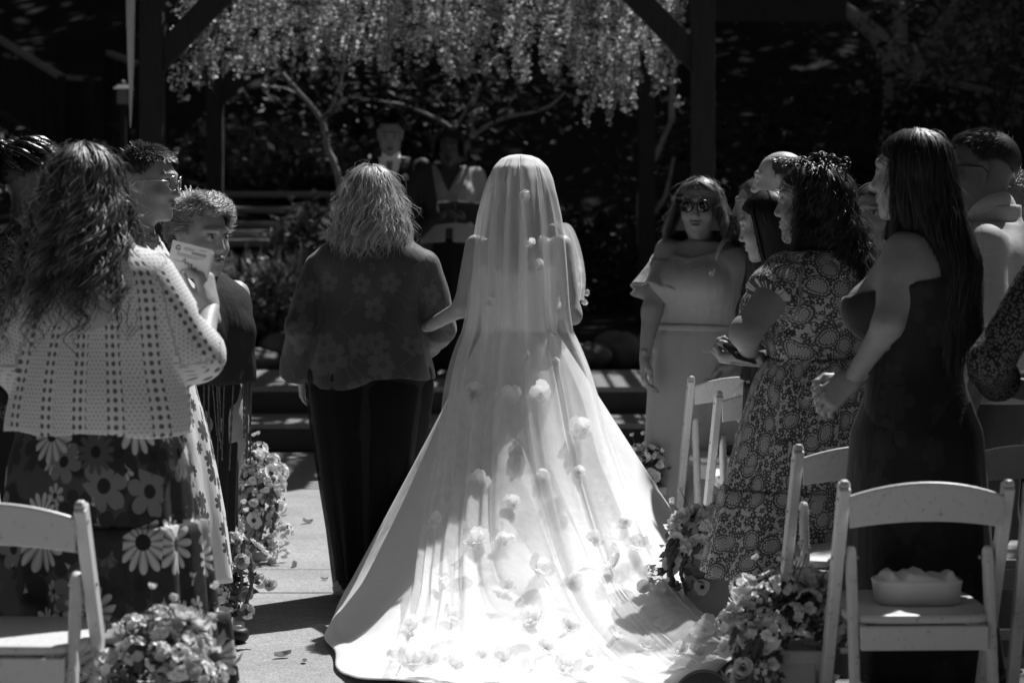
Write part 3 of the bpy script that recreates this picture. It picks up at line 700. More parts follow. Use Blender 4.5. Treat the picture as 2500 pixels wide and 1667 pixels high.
class Person:
    def __init__(s, px, d, H, yaw, label, z=0., group=None, male=False, girth=1.0, name='person', xoff=0.):
        s.x, s.d, s.H, s.yaw, s.z, s.male, s.g = XP(px, d) + xoff, d, H, R_(yaw), z, male, girth
        s.t = thing(name, label, 'person', (s.x, d, z), s.yaw, group)
        h = H; w = (.116 if male else .104) * (1 + .5 * (girth - 1))
        s.J = dict(pel=(0, 0, .53 * h), neck=(0, -.005, .83 * h), head=(0, .03, .93 * h))
        for q, sg in (('L', -1), ('R', 1)):
            s.J['sh' + q] = np.array([sg * w * h, -.004, .795 * h]); s.J['el' + q] = np.array([sg * (w + .035) * h * 1.02, -.03, .615 * h]); s.J['wr' + q] = np.array([sg * (w + .04) * h, .05, .475 * h])
            s.J['hip' + q] = np.array([sg * .054 * h * girth, 0, .49 * h]); s.J['kn' + q] = np.array([sg * .056 * h, .01, .275 * h]); s.J['an' + q] = np.array([sg * .056 * h, -.02, .045 * h])
        s.head_rot = rot(); s.prof = [(a * h, b * h * girth, c * h * girth, e) for a, b, c, e in (TORSO_M if male else TORSO_W)]
        s.hs = 1.0; s.aw = 1.0 * (.5 + .5 * girth)
    def loc(s, px, py, d):
        p = PX(px, py, d) - np.array([s.x, s.d, s.z]); c, sn = math.cos(-s.yaw), math.sin(-s.yaw)
        return np.array([c * p[0] - sn * p[1], sn * p[0] + c * p[1], p[2]])
    def wdir(s, v):
        c, sn = math.cos(-s.yaw), math.sin(-s.yaw); return np.array([c * v[0] - sn * v[1], sn * v[0] + c * v[1], v[2]])
    def arm(s, q, el, wr, sh=None):
        s.J['el' + q] = np.array(el, float); s.J['wr' + q] = np.array(wr, float)
        if sh is not None: s.J['sh' + q] = np.array(sh, float)
    def head(s, yaw=0, pitch=0, roll=0, top=None, cx=None, cy=None, scale=1.0):
        """top: world height of the skull top"""
        s.hs = scale; h = s.J['head']; h = list(h)
        if top is not None: h[2] = top - s.z - .118 * scale
        if cx is not None: h[0] = cx
        if cy is not None: h[1] = cy
        s.J['head'] = tuple(h); s.head_rot = rot(R_(yaw), R_(pitch), R_(roll)); return s
    def hp(s, p): return np.array(p) * s.hs @ s.head_rot.T + np.array(s.J['head'])
    def body(s, skin, hands=None, old=False, bare_feet=True, res=.0145, headless=False, ears=True):
        H, J = s.H, s.J; a = s.aw
        zs = [J[k] for k in J]; lo = np.min(zs, 0) - .16; hi = np.max(zs, 0) + .16; lo[2] = -.03
        f = SDF(lo, hi, res); f.prof(s.prof, 0, .03)
        for q in 'LR':
            f.chain([J['sh' + q], J['el' + q], J['wr' + q]], [.047 * a, .036 * a, .024], .025)
            f.chain([J['hip' + q], J['kn' + q], J['an' + q]], [.080 * s.g, .052, .034], .03)
            f.cone(J['an' + q] - np.array([0, .02, .03]), J['an' + q] + np.array([0, .12, -.045]), .034, .026, .02, flat=((0, 0, 1), .8))
        f.cone((0, -.012, .80 * H), s.hp((0, -.025, -.12)), .062, .050, .04)
        if not s.male:
            for sg in (-1, 1): f.ell((sg * .045 * H, .056 * H * s.g, .715 * H), (.045 * H * s.g, .04 * H * s.g, .045 * H), .02)
        f.cut(lambda X, Y, Z: -Z + 0 * X + 0 * Y + .001)
        parts = [f.mesh()]; tint = [np.ones(len(parts[0][0]))]
        if not headless:
            V, Q, t = head_geo(s.male, old, ears); parts.append((s.hp(V), Q)); tint.append(t)
        for q, (direc, palm, *k) in (hands or {}).items():
            kw = k[0] if k else {}
            parts.append(place_hand(J['wr' + q], direc, palm, q, **kw)); tint.append(np.ones(len(parts[-1][0])))
        for q in 'LR':
            if not hands or q not in hands:
                d = J['wr' + q] - J['el' + q]; parts.append(place_hand(J['wr' + q], d, (-1 if q == 'R' else 1, 0, 0), q)); tint.append(np.ones(len(parts[-1][0])))
        V, Q = join(parts); s.bodyobj = mk('body', V, Q, skin, s.t, tint=np.concatenate(tint)); return s
    # -- clothes sculpted over the body
    def garment(s, name, m, rows=None, inf=.012, z0=None, z1=None, sleeves=None, k=.03, disp=None, cuts=(), res=.0105, legs=None, power=2.0, extra=None, uv=None, bust=True):
        """rows in metres; sleeves {'L': (fraction of arm, r0, r1, r2)}"""
        rows = rows or s.prof; J = s.J
        P = [[r[4] if len(r) > 4 else 0, r[3], r[0]] for r in rows]; mxw = max(r[1] for r in rows) + .08; mxd = max(r[2] for r in rows) + .08
        lo = np.array([-mxw, -mxd, (z0 if isinstance(z0, float) else min(r[0] for r in rows)) - .06]); hi = np.array([mxw, mxd, (z1 or max(r[0] for r in rows)) + .1])
        lo = np.minimum(lo, np.min(P, 0) - [mxw, mxd, .05]); hi = np.maximum(hi, np.max(P, 0) + [mxw, mxd, .06])
        if sleeves:
            for q in sleeves: lo = np.minimum(lo, np.min([J['el' + q], J['wr' + q]], 0) - .13); hi = np.maximum(hi, np.max([J['el' + q], J['wr' + q], J['sh' + q]], 0) + .13)
        if legs: lo[2] = -.02
        f = SDF(lo, hi, res); f.prof(rows, inf, .005, power)
        for q, (fr, r0, r1, r2) in (sleeves or {}).items():
            sh, el, wr = J['sh' + q], J['el' + q], J['wr' + q]
            if fr <= .5: e = sh + (el - sh) * fr * 2; f.cone(sh, e, r0, r1, k); nd = (el - sh) / np.linalg.norm(el - sh); end = e
            else: e = el + (wr - el) * (fr - .5) * 2; f.chain([sh, el, e], [r0, r1, r2], k); nd = (wr - el) / np.linalg.norm(wr - el); end = e
        if legs:
            for q in 'LR': f.chain([J['hip' + q], J['kn' + q], J['an' + q] + np.array([0, 0, legs[3]])], legs[:3], .03)
        if bust and not s.male and max(r[0] for r in rows) > .76 * s.H and min(r[0] for r in rows) < .66 * s.H:
            for sg in (-1, 1): f.ell((sg * .045 * s.H, .056 * s.H * s.g, .715 * s.H), np.array([.045 * s.H * s.g, .04 * s.H * s.g, .045 * s.H]) + inf, .03)
        if extra: extra(f)
        if disp is not None: f.warp(disp)
        if z0 is not None: f.cut(z0 if callable(z0) else (lambda X, Y, Z: z0 - Z + 0 * X + 0 * Y))
        for c in cuts: f.cut(c)
        if sleeves:
            for q, (fr, r0, r1, r2) in sleeves.items():
                sh, el, wr = J['sh' + q], J['el' + q], J['wr' + q]; a_, b_ = (sh, el) if fr <= .5 else (el, wr)
                nd = (b_ - a_) / np.linalg.norm(b_ - a_); e = a_ + (b_ - a_) * (fr * 2 if fr <= .5 else (fr - .5) * 2)
                rr = max(r1, r2) + .04
                def cf(X, Y, Z, e=e, nd=nd, rr=rr):
                    x, y, z = X - e[0], Y - e[1], Z - e[2]; al = x * nd[0] + y * nd[1] + z * nd[2]; rad = np.sqrt(np.maximum(x * x + y * y + z * z - al * al, 0))
                    return np.where((rad < rr) & (al < .12), al, -1.)
                f.cut(cf)
        V, Q = f.mesh()
        # texture coordinates in metres: wrapped round the trunk, along each sleeve
        cyv = np.mean([r[3] for r in rows]); uvw = np.stack([np.arctan2(V[:, 0], -(V[:, 1] - cyv)) * .17, V[:, 2]], 1)
        best = np.abs(np.hypot(V[:, 0] / (np.interp(V[:, 2], [r[0] for r in sorted(rows)], [r[1] for r in sorted(rows)]) + inf), (V[:, 1] - cyv) / (np.interp(V[:, 2], [r[0] for r in sorted(rows)], [r[2] for r in sorted(rows)]) + inf)) - 1) * .13
        for q, (fr, r0, r1, r2) in (sleeves or {}).items():
            acc = 0
            for A_, B_, ra in ((J['sh' + q], J['el' + q], r0), (J['el' + q], J['wr' + q], r1)):
                ax = B_ - A_; L = np.linalg.norm(ax); ax = ax / L; t = (V - A_) @ ax; rel = V - A_ - t[:, None] * ax; rd = np.linalg.norm(rel, axis=1)
                e1 = np.cross(ax, [0, 1, .01]); e1 /= np.linalg.norm(e1); e2 = np.cross(ax, e1)
                dd = np.abs(rd - ra) + np.maximum(0, np.maximum(-t, t - L)) * 2; m_ = dd < best; best = np.where(m_, dd, best)
                uvw[m_] = np.stack([np.arctan2(rel @ e1, rel @ e2) * .07 + 3, -(t + acc)], 1)[m_]; acc += L
        o = mk(name, V, Q, m, s.t, uv=uvw); return o

def loft(rows, nu, fold=None, closed=True, a0=-math.pi, a1=math.pi, power=2.0):
    """rows: (cx, cy, z, rx, ry); angle 0 = -Y (back towards the camera for yaw 0). returns V, F, uv"""
    a = np.linspace(a0, a1, nu + (0 if closed else 1), endpoint=not closed); V = []; UV = []; L = 0; pr = None
    per = None
    for i, (cx, cy, z, rx, ry) in enumerate(rows):
        fr = i / (len(rows) - 1); df = fold(a, fr, z) if fold else 0 * a
        sx_, cx_ = np.sin(a), np.cos(a)
        if power != 2: sx_, cx_ = np.sign(sx_) * np.abs(sx_)**(2 / power), np.sign(cx_) * np.abs(cx_)**(2 / power)
        X = cx + (rx + df) * sx_; Y = cy - (ry + df) * cx_
        V.append(np.stack([X, Y, np.full_like(a, z)], 1))
        if pr is not None: L += math.dist(pr, (rx * .5 + ry * .5, z))
        pr = (rx * .5 + ry * .5, z); UV.append(np.stack([a * .28, np.full_like(a, -L)], 1))
    nu2 = len(a); return np.concatenate(V), grid_faces(nu2, len(rows), closed), np.concatenate(UV)

def rows_interp(keys, n):
    k = np.array(keys, float); t = np.linspace(0, 1, n); tt = np.linspace(0, 1, len(k))
    return [tuple(np.interp(u, tt, k[:, j]) for j in range(k.shape[1])) for u in t]

def skirt(p, name, m, keys, n=34, nu=110, fold=(14, .012), power=2., thick=.004, seed=0, top_flat=.1):
    rr = np.random.default_rng(seed); ph = rr.uniform(0, 6.28, 5); kk = [fold[0], fold[0] * .55, fold[0] * 1.7]
    def ff(a, fr, z):
        w = fold[1] * max(0, (fr - top_flat)) ** .7
        return w * (np.sin(a * round(kk[0]) + ph[0] + .6 * np.sin(a * 2 + ph[3]) + .8 * fr) + .7 * np.sin(a * round(kk[1]) + ph[1] - fr) + .35 * np.sin(a * round(kk[2]) + ph[2]))
    V, F, uv = loft(rows_interp(keys, n), nu, ff, power=power); o = mk(name, V, F, m, p.t, uv=uv)
    md = o.modifiers.new('thick', 'SOLIDIFY'); md.thickness = thick; return o

# -- hair
def ribbons(paths, outs, width, tints, taper=.7, roof=True):
    """paths (n,m,3); outs (n,m,3) outward normals -> strip mesh"""
    n, m, _ = paths.shape; t = np.gradient(paths, axis=1); w = np.cross(t, outs); w /= np.linalg.norm(w, axis=2)[..., None] + 1e-9
    prof = (1 - taper * np.linspace(0, 1, m)**3); wd_ = np.broadcast_to(np.asarray(width, float).reshape(-1, 1), (n, 1)) * prof[None]
    if not roof:
        V = np.stack([paths - w * wd_[..., None] * .5, paths + w * wd_[..., None] * .5], 2).reshape(-1, 3); f = grid_faces(2, m); return V, (f[None] + (np.arange(n) * m * 2)[:, None, None]).reshape(-1, 4), np.repeat(tints, m * 2)
    # a shallow roof section: three verts across so that light rolls over each lock
    A = paths - w * wd_[..., None] * .5; B = paths + outs * wd_[..., None] * .28; C = paths + w * wd_[..., None] * .5
    V = np.stack([A, B, C], 2).reshape(-1, 3); f = grid_faces(3, m); F = (f[None] + (np.arange(n) * m * 3)[:, None, None]).reshape(-1, 4)
    return V, F, np.repeat(tints, m * 3)

CR = np.array([.0, -.012, .034]); RAD = np.array([.082, .103, .090])
def hair(p, m, hang=.25, n=900, seed=0, wave=.0, wfreq=10., width=.006, face=62., hairline=58., flare=.0, part=0., lift=.06, taper_in=.0, fly=40, seg=15, clump=8, front_len=None, cut_jit=.12, tint=(.55, 1.5), cx=None, back_y=None, name='hair', shell=True, roof=False):
    rr = np.random.default_rng(seed); hs = p.hs; fr = R_(face); n = int(n * 1.2); width *= .74; fly = int(fly * 1.5)
    nc = max(1, n // clump)
    def path(phi0, th0, L, lf, wph, wamp, sgn, wf=1.0):
        """arrays -> (n,seg,3) positions in head space, outward normals"""
        N_ = len(phi0); th1 = R_(97); s = np.linspace(0, 1, seg)[None]; Lh = (np.maximum(th1 - th0, 0) * .095)[:, None]; Lt = Lh + L[:, None]; l = s * Lt
        on = np.clip(l / np.maximum(Lh, 1e-4), 0, 1); th = th0[:, None] + (th1 - th0)[:, None] * on
        th = np.where(Lh <= 1e-4, th0[:, None], th)
        tgt = np.where(np.abs(phi0) < fr, sgn * fr, phi0)[:, None]; ph = phi0[:, None] + (tgt - phi0[:, None]) * np.clip(on * 1.6, 0, 1)**.8
        hg = np.clip(l - Lh, 0, None); up = 1 + lf[:, None] * (.4 + .6 * on)
        rad = up * (1 + 0 * hg); fl = flare * hg / .3 - taper_in * (hg / .3)**2
        x = RAD[0] * rad * np.sin(th) * np.sin(ph) + np.sin(ph) * fl; y = RAD[1] * rad * np.sin(th) * np.cos(ph) + np.cos(ph) * fl
        z = RAD[2] * rad * np.cos(th) - hg
        if back_y is not None: y = y - back_y * np.clip(hg / .25, 0, 1)**1.5 * np.clip(-np.cos(ph) + .6, 0, 1)
        out = np.stack([np.sin(th) * np.sin(ph), np.sin(th) * np.cos(ph), np.cos(th) * (hg <= 0)], -1); out /= np.linalg.norm(out, axis=2)[..., None] + 1e-6
        P = np.stack([x, y, z], -1) + CR
        side = np.stack([np.cos(ph), -np.sin(ph), 0 * ph], -1)
        wv = wamp[:, None] * np.clip((l - .03) / .10, 0, 1)
        P = P + side * (wv * np.sin(l * wfreq * wf * 6.28 + wph[:, None]))[..., None] + out * (wv * .8 * np.cos(l * wfreq * wf * 6.28 + wph[:, None]))[..., None]
        return P, out
    def length(phi):
        b = hang * np.ones_like(phi)
        if front_len is not None: b = np.where(np.abs(phi) < R_(100), front_len + (hang - front_len) * np.clip((np.abs(phi) - fr) / (R_(100) - fr), 0, 1), b)
        return b
    cphi = rr.uniform(-math.pi, math.pi, nc); u = rr.uniform(0, 1, nc); hl = np.where(np.abs(cphi) < fr, R_(hairline), R_(98))
    cth = np.arccos(1 - u * (1 - np.cos(hl))); cph = rr.uniform(0, 6.28, nc); clen = rr.normal(0, 1, nc); clf = rr.uniform(.0, 1, nc)**1.5 * lift * 1.6
    k = np.repeat(np.arange(nc), clump); nn = len(k)
    phi = cphi[k] + rr.normal(size=nn) * .06; th = np.clip(cth[k] + rr.normal(size=nn) * .045, .03, R_(99))
    sgn = np.where(phi + part >= 0, 1., -1.)
    L = length(phi) * (1 + cut_jit * clen[k] * .6 + rr.normal(size=nn) * cut_jit * .5); L = np.maximum(L, .01)
    P, O = path(phi, th, L, clf[k] + rr.normal(size=nn) * .012, cph[k] + rr.normal(size=nn) * .35, wave * rr.uniform(.4, 1.4, nc)[k], sgn, rr.uniform(.65, 1.3, nc)[k][:, None])
    drift = np.cumsum(rr.normal(size=P.shape) * .0012, 1); P += drift
    V, F, T = ribbons(P, O, width * rr.uniform(.6, 1.3, nn), (rr.uniform(*tint, nc)[k] * rr.uniform(.8, 1.2, nn)), roof=roof)
    Vs = [V]; Fs = [F]; Ts = [T]; n0 = len(V)
    if fly:
        phi = rr.uniform(-math.pi, math.pi, fly); th = np.arccos(1 - rr.uniform(0, .9, fly)); P, O = path(phi, th, length(phi) * rr.uniform(.3, 1.0, fly), np.full(fly, lift * 1.6) + rr.uniform(0, .12, fly), rr.uniform(0, 6.28, fly), np.full(fly, .012 + wave), np.where(phi > 0, 1., -1.))
        P += np.cumsum(rr.normal(size=P.shape) * .0035, 1); V, F, T = ribbons(P, O, np.full(fly, .0016), rr.uniform(.9, 1.8, fly), roof=False); Vs.append(V); Fs.append(F + n0); Ts.append(T); n0 += len(V)
    if shell:
        a = np.linspace(-math.pi, math.pi, 49); a = np.where(np.abs(a) < fr, np.sign(a + 1e-6) * fr, a)
        P, O = path(a, np.full(49, .04), length(a) * .93, np.full(49, 0.012), np.zeros(49), np.zeros(49), np.sign(a + 1e-6)); V = P.reshape(-1, 3); Vs.append(V); Fs.append(grid_faces(seg, 49) + n0); Ts.append(np.full(len(V), .5)); n0 += len(V)
        # skull cap up to the hairline
        a = np.linspace(-math.pi, math.pi, 41); tt = np.linspace(0, 1, 12); hl = np.where(np.abs(a) < fr, R_(hairline), R_(102))
        TH = tt[:, None] * hl[None]; V = np.stack([np.sin(TH) * np.sin(a), np.sin(TH) * np.cos(a), np.cos(TH)], -1) * RAD * 1.015 + CR; V = V.reshape(-1, 3)
        Vs.append(V); Fs.append(grid_faces(41, 12) + n0); Ts.append(np.full(len(V), .55))
    V = np.concatenate(Vs) * hs @ p.head_rot.T + np.array(p.J['head'])
    return mk(name, V, np.concatenate(Fs), m, p.t, tint=np.concatenate(Ts))

def short_hair(p, m, n=1500, L=.035, seed=0, width=.005, hairline=60., sides=92., back=118., lean=(0, .5, .3), curl=0., top=1.0, tint=(.5, 1.6), bald=0., lift=0., face=58., name='hair', side_len=.4, jit=.3, out_k=.28):
    """cropped or curly hair: short locks rooted over the skull"""
    n = int(n * 1.6); width *= .62; rr = np.random.default_rng(seed); phi = rr.uniform(-math.pi, math.pi, n); f = np.clip((np.abs(phi) - R_(face)) / R_(25), 0, 1); bk = np.clip((np.abs(phi) - R_(110)) / R_(50), 0, 1)
    hl = R_(hairline) + (R_(sides) - R_(hairline)) * f + (R_(back) - R_(sides)) * bk
    th = np.arccos(1 - rr.uniform(0, 1, n) * (1 - np.cos(hl)))
    keep = th > R_(bald); phi, th, hl = phi[keep], th[keep], hl[keep]; n = len(phi)
    out = np.stack([np.sin(th) * np.sin(phi), np.sin(th) * np.cos(phi), np.cos(th)], -1); base = out * RAD * (1.0 + lift) + CR
    dn = np.stack([np.cos(th) * np.sin(phi), np.cos(th) * np.cos(phi), -np.sin(th)], -1)
    ln = L * (side_len + (1 - side_len) * np.clip(np.cos(th) * 1.3, 0, 1) ** .7) * rr.uniform(1 - jit, 1 + jit, n)
    fld = np.sin(phi * 3 + th * 5 + seed)[:, None] * np.cross(out, dn) * .5
    d = dn * .8 + np.array(lean) * np.clip(np.cos(th), 0, 1)[:, None] * top * 1.5 + out * out_k + fld + rr.normal(size=(n, 3)) * jit * .7; d /= np.linalg.norm(d, axis=1)[:, None]
    m_ = 7; s = np.linspace(0, 1, m_)[None, :, None]
    P = base[:, None] + (d * ln[:, None])[:, None] * s - out[:, None] * (ln[:, None, None] * .25) * s**2
    if curl:
        ph = rr.uniform(0, 6.28, n)[:, None, None]; w = np.cross(d, out)[:, None]
        P = P + curl * np.sqrt(s) * (w * np.sin(s * 7 + ph) + out[:, None] * (np.cos(s * 7 + ph) + .6))
    V, F, T = ribbons(P, np.broadcast_to(out[:, None], P.shape), width * rr.uniform(.6, 1.3, n), rr.uniform(*tint, n), roof=False)
    a = np.linspace(-math.pi, math.pi, 49); f = np.clip((np.abs(a) - R_(face)) / R_(25), 0, 1); bk = np.clip((np.abs(a) - R_(110)) / R_(50), 0, 1)
    hl = R_(hairline) + (R_(sides) - R_(hairline)) * f + (R_(back) - R_(sides)) * bk; t0 = R_(bald)
    TH = t0 + np.linspace(0, 1, 12)[:, None] * np.maximum(hl - t0, .02)[None]; V2 = (np.stack([np.sin(TH) * np.sin(a), np.sin(TH) * np.cos(a), np.cos(TH)], -1) * RAD * (1.012 + lift * .8) + CR).reshape(-1, 3)
    V3 = np.concatenate([V, V2]) * p.hs @ p.head_rot.T + np.array(p.J['head'])
    return mk(name, V3, np.concatenate([F, grid_faces(49, 12) + len(V)]), m, p.t, tint=np.concatenate([T, np.full(len(V2), .5)]))

def eyewear(p, name, lens_m, rim_m, r=.024, dark=True, rim=.0022, drop=.002):
    mb = MB(); a = np.linspace(0, 2 * math.pi, 19)[:-1]
    g = thing_part(name, p.t)
    for sg in (-1, 1):
        c = np.array([sg * .033, .103, .010 - drop]); ring = np.stack([np.cos(a) * r * 1.12, -.012 * (np.abs(np.cos(a)) * (np.sign(np.cos(a)) == sg)), np.sin(a) * r], 1) + c
        V = np.concatenate([ring, [c + [0, .003, 0]]]); F = [[i, (i + 1) % 18, 18] for i in range(18)]
        mk('lens', p.hp(V), np.array(F), lens_m, g)
        t = MB(); add_tube(t, p.hp(np.concatenate([ring, ring[:2]])), rim, 6); t.build('rim', rim_m, g, True)
        t = MB(); add_tube(t, p.hp(np.array([[sg * (.033 + r), .094, .014], [sg * .077, .05, .016], [sg * .083, -.004, .012], [sg * .082, -.022, -.006]])), rim, 5); t.build('temple', rim_m, g, True)
    t = MB(); add_tube(t, p.hp(np.array([[-.012, .105, .014], [0, .108, .017], [.012, .105, .014]])), rim, 5); t.build('bridge', rim_m, g, True)

def thing_part(name, parent):
    o = bpy.data.objects.new(name, None); COL.objects.link(o); o.parent = parent; o.empty_display_size = .02; return o

def folds(ax_f, amp, seed=0):
    """cloth wrinkle displacement"""
    r = np.random.default_rng(seed); c = r.uniform(-1, 1, (4, 3)) * ax_f; ph = r.uniform(0, 6.28, 4)
    return lambda X, Y, Z: amp * (np.sin(c[0][0] * X + c[0][1] * Y + c[0][2] * Z + ph[0]) + .7 * np.sin(c[1][0] * X + c[1][1] * Y + c[1][2] * Z + ph[1] + 1.5 * np.sin(9 * Z + 5 * X)) + .5 * np.sin(c[2][0] * X + c[2][1] * Y + c[2][2] * Z + ph[2]))
def vfolds(n, amp, ztop, zlen=.4, seed=0):
    ph = np.random.default_rng(seed).uniform(0, 6.28, 3)
    return lambda X, Y, Z: amp * np.clip((ztop - Z) / zlen, 0, 1) * (np.sin(n * np.arctan2(X, -Y) + ph[0] + .8 * Z * 3) + .5 * np.sin(n * 1.7 * np.arctan2(X, -Y) + ph[1]))

# ------------------------------------------------------------------ fabrics
def knit(n):
    x, z, _ = n.sep(n.uv())
    def dots(px_, pz, r, stag):
        v = n.math('DIVIDE', z, pz); fl = n.math('FLOOR', v); u = n.math('DIVIDE', x, px_)
        if stag: u = n.math('ADD', u, n.math('MULTIPLY', n.math('MODULO', n.math('ABSOLUTE', fl), 2.), .5))
        du = n.math('SUBTRACT', n.math('FRACT', u), .5); dv = n.math('SUBTRACT', n.math('FRACT', v), .5)
        return n.ramp(n.math('SQRT', n.math('ADD', n.math('MULTIPLY', du, du), n.math('MULTIPLY', dv, dv))), r, r + .14, 1., 0.)
    small = n.math('MULTIPLY', dots(.0115, .0105, .13, True), .42)
    band = n.math('FRACT', n.math('DIVIDE', n.math('ADD', x, .5), .092)); inb = n.ramp(n.math('ABSOLUTE', n.math('SUBTRACT', band, .5)), .15, .19, 1., 0.)
    big = n.math('MULTIPLY', dots(.018, .0225, .2, False), n.ramp(n.math('ABSOLUTE', n.math('SUBTRACT', band, .5)), .19, .22, 1., 0.))
    return n.math('MAXIMUM', n.math('MULTIPLY', small, n.math('SUBTRACT', 1., inb)), big)
M_KNIT = mat('white open knit', lambda n: n.math('MULTIPLY', .68, n.math('SUBTRACT', 1., n.math('MULTIPLY', knit(n), .80))), .9, .15, sheen=.2, bump=[lambda n: (n.math('SUBTRACT', 1., knit(n)), .8, .006), (90., .3)])

def floral_uv(dark, mid, light, sc=7.5):
    def f(n):
        c = n.new('TexCoord').outputs['UV']; m = n.new('Mapping'); n.lk(c, m.inputs[0]); v = m.outputs[0]
        nz = n.noise(v, 4., 2., dim='2D'); b = n.mix(n.ramp(nz, .48, .53), dark, mid)
        p2, c2, r2, rad2, pt2 = n.flower(n.vmath('ADD', v, (3.7, 1.3, 0)), sc * 1.9, 7, .5, .8)
        b = n.mix(n.math('MULTIPLY', p2, n.ramp(r2, .5, .55)), b, n.math('MULTIPLY_ADD', pt2, light * .6, light * .25)); b = n.mix(n.math('MULTIPLY', c2, n.ramp(r2, .5, .55)), b, dark)
        p3, c3, r3, rad3, pt3 = n.flower(n.vmath('ADD', v, (1.1, 5.2, 0)), sc * 1.25, 6, .62, .9)
        vein = n.math('MULTIPLY_ADD', n.math('SINE', n.math('MULTIPLY', rad3, 90.)), .12, .9)
        b = n.mix(p3, b, n.math('MULTIPLY', n.mix(n.ramp(r3, .6, .62), mid * .55, n.math('MULTIPLY', light, .42)), vein)); b = n.mix(c3, b, dark)
        p1, c1, r1, rad, pt = n.flower(v, sc, 13, .54, .75)
        p1 = n.math('MULTIPLY', p1, n.ramp(r1, .30, .32)); c1 = n.math('MULTIPLY', c1, n.ramp(r1, .30, .32)); ton = n.mix(n.ramp(r1, .45, .5), mid * 1.3, n.math('MULTIPLY_ADD', pt, light * .75, light * .3))
        b = n.mix(p1, b, ton); b = n.mix(c1, b, dark * .8)
        return b
    return f
M_SKIRT = mat('big flower print cotton', floral_uv(.028, .075, .52, 7.0), .8, .2, bump=(9., .25, (1, 1, .2)))
def blouse_f(n):
    v = n.uv()
    nz = n.noise(v, 5., 2., dim='2D'); x, z, _ = n.sep(v)
    vine = n.math('ABSOLUTE', n.math('SINE', n.math('ADD', n.math('MULTIPLY_ADD', x, 34., n.math('MULTIPLY', z, 9.)), n.math('MULTIPLY', nz, 14.))))
    b = n.mix(n.ramp(vine, .05, .14, 1., 0.), .056, .090)
    p, c, r, _, _ = n.flower(v, 8.5, 5, .5, .9)
    sel = n.ramp(r, .4, .42); b = n.mix(n.math('MULTIPLY', p, sel), b, .098); return n.mix(n.math('MULTIPLY', c, sel), b, .07)
M_BLOUSE = mat('sheer flower print chiffon', blouse_f, .65, .3, sheen=.25, trans=.12, bump=(13., .3, (1.5, 1.5, .35)))
M_BLACK = mat('black crepe', .009, .75, .25, bump=(11., .35, (2, 2, .25)))
def paisley(n):
    v = n.uv(); wn_ = n.new('TexNoise', noise_dimensions='2D'); n.lk(v, wn_.inputs['Vector']); wn_.inputs['Scale'].default_value = 9.
    sc_ = n.new('VectorMath', operation='SCALE'); n.lk(wn_.outputs['Color'], sc_.inputs[0]); sc_.inputs['Scale'].default_value = .03
    w = n.vmath('ADD', v, sc_.outputs[0])
    def drops(vec, scale, rings, th):
        t = n.new('TexVoronoi', voronoi_dimensions='2D'); n.lk(vec, t.inputs['Vector']); t.inputs['Scale'].default_value = scale
        x, y, _ = n.sep(n.vmath('SUBTRACT', vec, t.outputs['Position'])); rn = n.sep(t.outputs['Color'])
        ang = n.math('ADD', n.math('ARCTAN2', y, x), n.math('MULTIPLY', rn[0], 6.28)); r = n.math('MULTIPLY', n.math('SQRT', n.math('ADD', n.math('MULTIPLY', x, x), n.math('MULTIPLY', y, y))), scale)
        q = n.math('ADD', r, n.math('MULTIPLY', n.math('SINE', ang), .13)); return n.ramp(n.math('SINE', n.math('ADD', n.math('MULTIPLY', q, rings), n.math('MULTIPLY', n.math('SINE', n.math('MULTIPLY', ang, 9.)), .55))), th, th + .35), q
    t = n.new('TexVoronoi', voronoi_dimensions='2D'); n.lk(w, t.inputs['Vector']); t.inputs['Scale'].default_value = 12.5
    x, y, _ = n.sep(n.vmath('SUBTRACT', w, t.outputs['Position'])); rn = n.sep(t.outputs['Color'])
    ang = n.math('ADD', n.math('ARCTAN2', y, x), n.math('MULTIPLY', rn[0], 6.28)); r = n.math('MULTIPLY', n.math('SQRT', n.math('ADD', n.math('MULTIPLY', x, x), n.math('MULTIPLY', y, y))), 12.5)
    q = n.math('ADD', r, n.math('MULTIPLY', n.math('SINE', ang), .14))
    ring = n.ramp(n.math('ABSOLUTE', n.math('SUBTRACT', q, .36)), .020, .045, 1., 0.); ring2 = n.ramp(n.math('ABSOLUTE', n.math('SUBTRACT', q, .25)), .012, .03, 1., 0.)
    dash = n.ramp(n.math('MULTIPLY', n.math('SINE', n.math('MULTIPLY', ang, 15.)), n.math('SINE', n.math('MULTIPLY', q, 55.))), .15, .4)
    inner = n.math('MAXIMUM', n.math('MAXIMUM', ring, ring2), n.math('MULTIPLY', dash, n.ramp(q, .36, .37, 1., 0.)))
    p1, c1, r1, _, _ = n.flower(w, 44., 6, .56, .8); vine = n.ramp(n.math('ABSOLUTE', n.math('SUBTRACT', n.noise(w, 34., 1., dim='2D'), .5)), .018, .04, 1., 0.)
    outer = n.math('MAXIMUM', n.math('SUBTRACT', p1, c1), vine)
    d = n.mix(n.ramp(q, .39, .41), inner, n.math('MAXIMUM', outer, ring))
    return n.mix(d, .46, .06)
M_PAISLEY = mat('paisley print cotton', paisley, .8, .2, bump=(10., .25, (1.5, 1.5, .3)))
def small_print(bg_, fg, sc, pet=5):
    def f(n):
        p, c, r, _, _ = n.flower(n.uv(), sc, pet, .5, .8); return n.mix(n.math('MULTIPLY', p, n.ramp(r, .15, .2)), bg_, fg)
    return f
M_DARKFLORAL = mat('dark velvet rose print', small_print(.010, .022, 9., 5), .7, .3, sheen=.3, bump=(12., .25, (2, 2, .3)))
M_DITSY = mat('dark ditsy print', small_print(.022, .16, 110., 5), .8, .2, bump=(20., .3))
M_WHITEPRINT = mat('white dress with sprig print', small_print(.60, .08, 15., 7), .8, .2, bump=(12., .25, (2, 2, .3)))
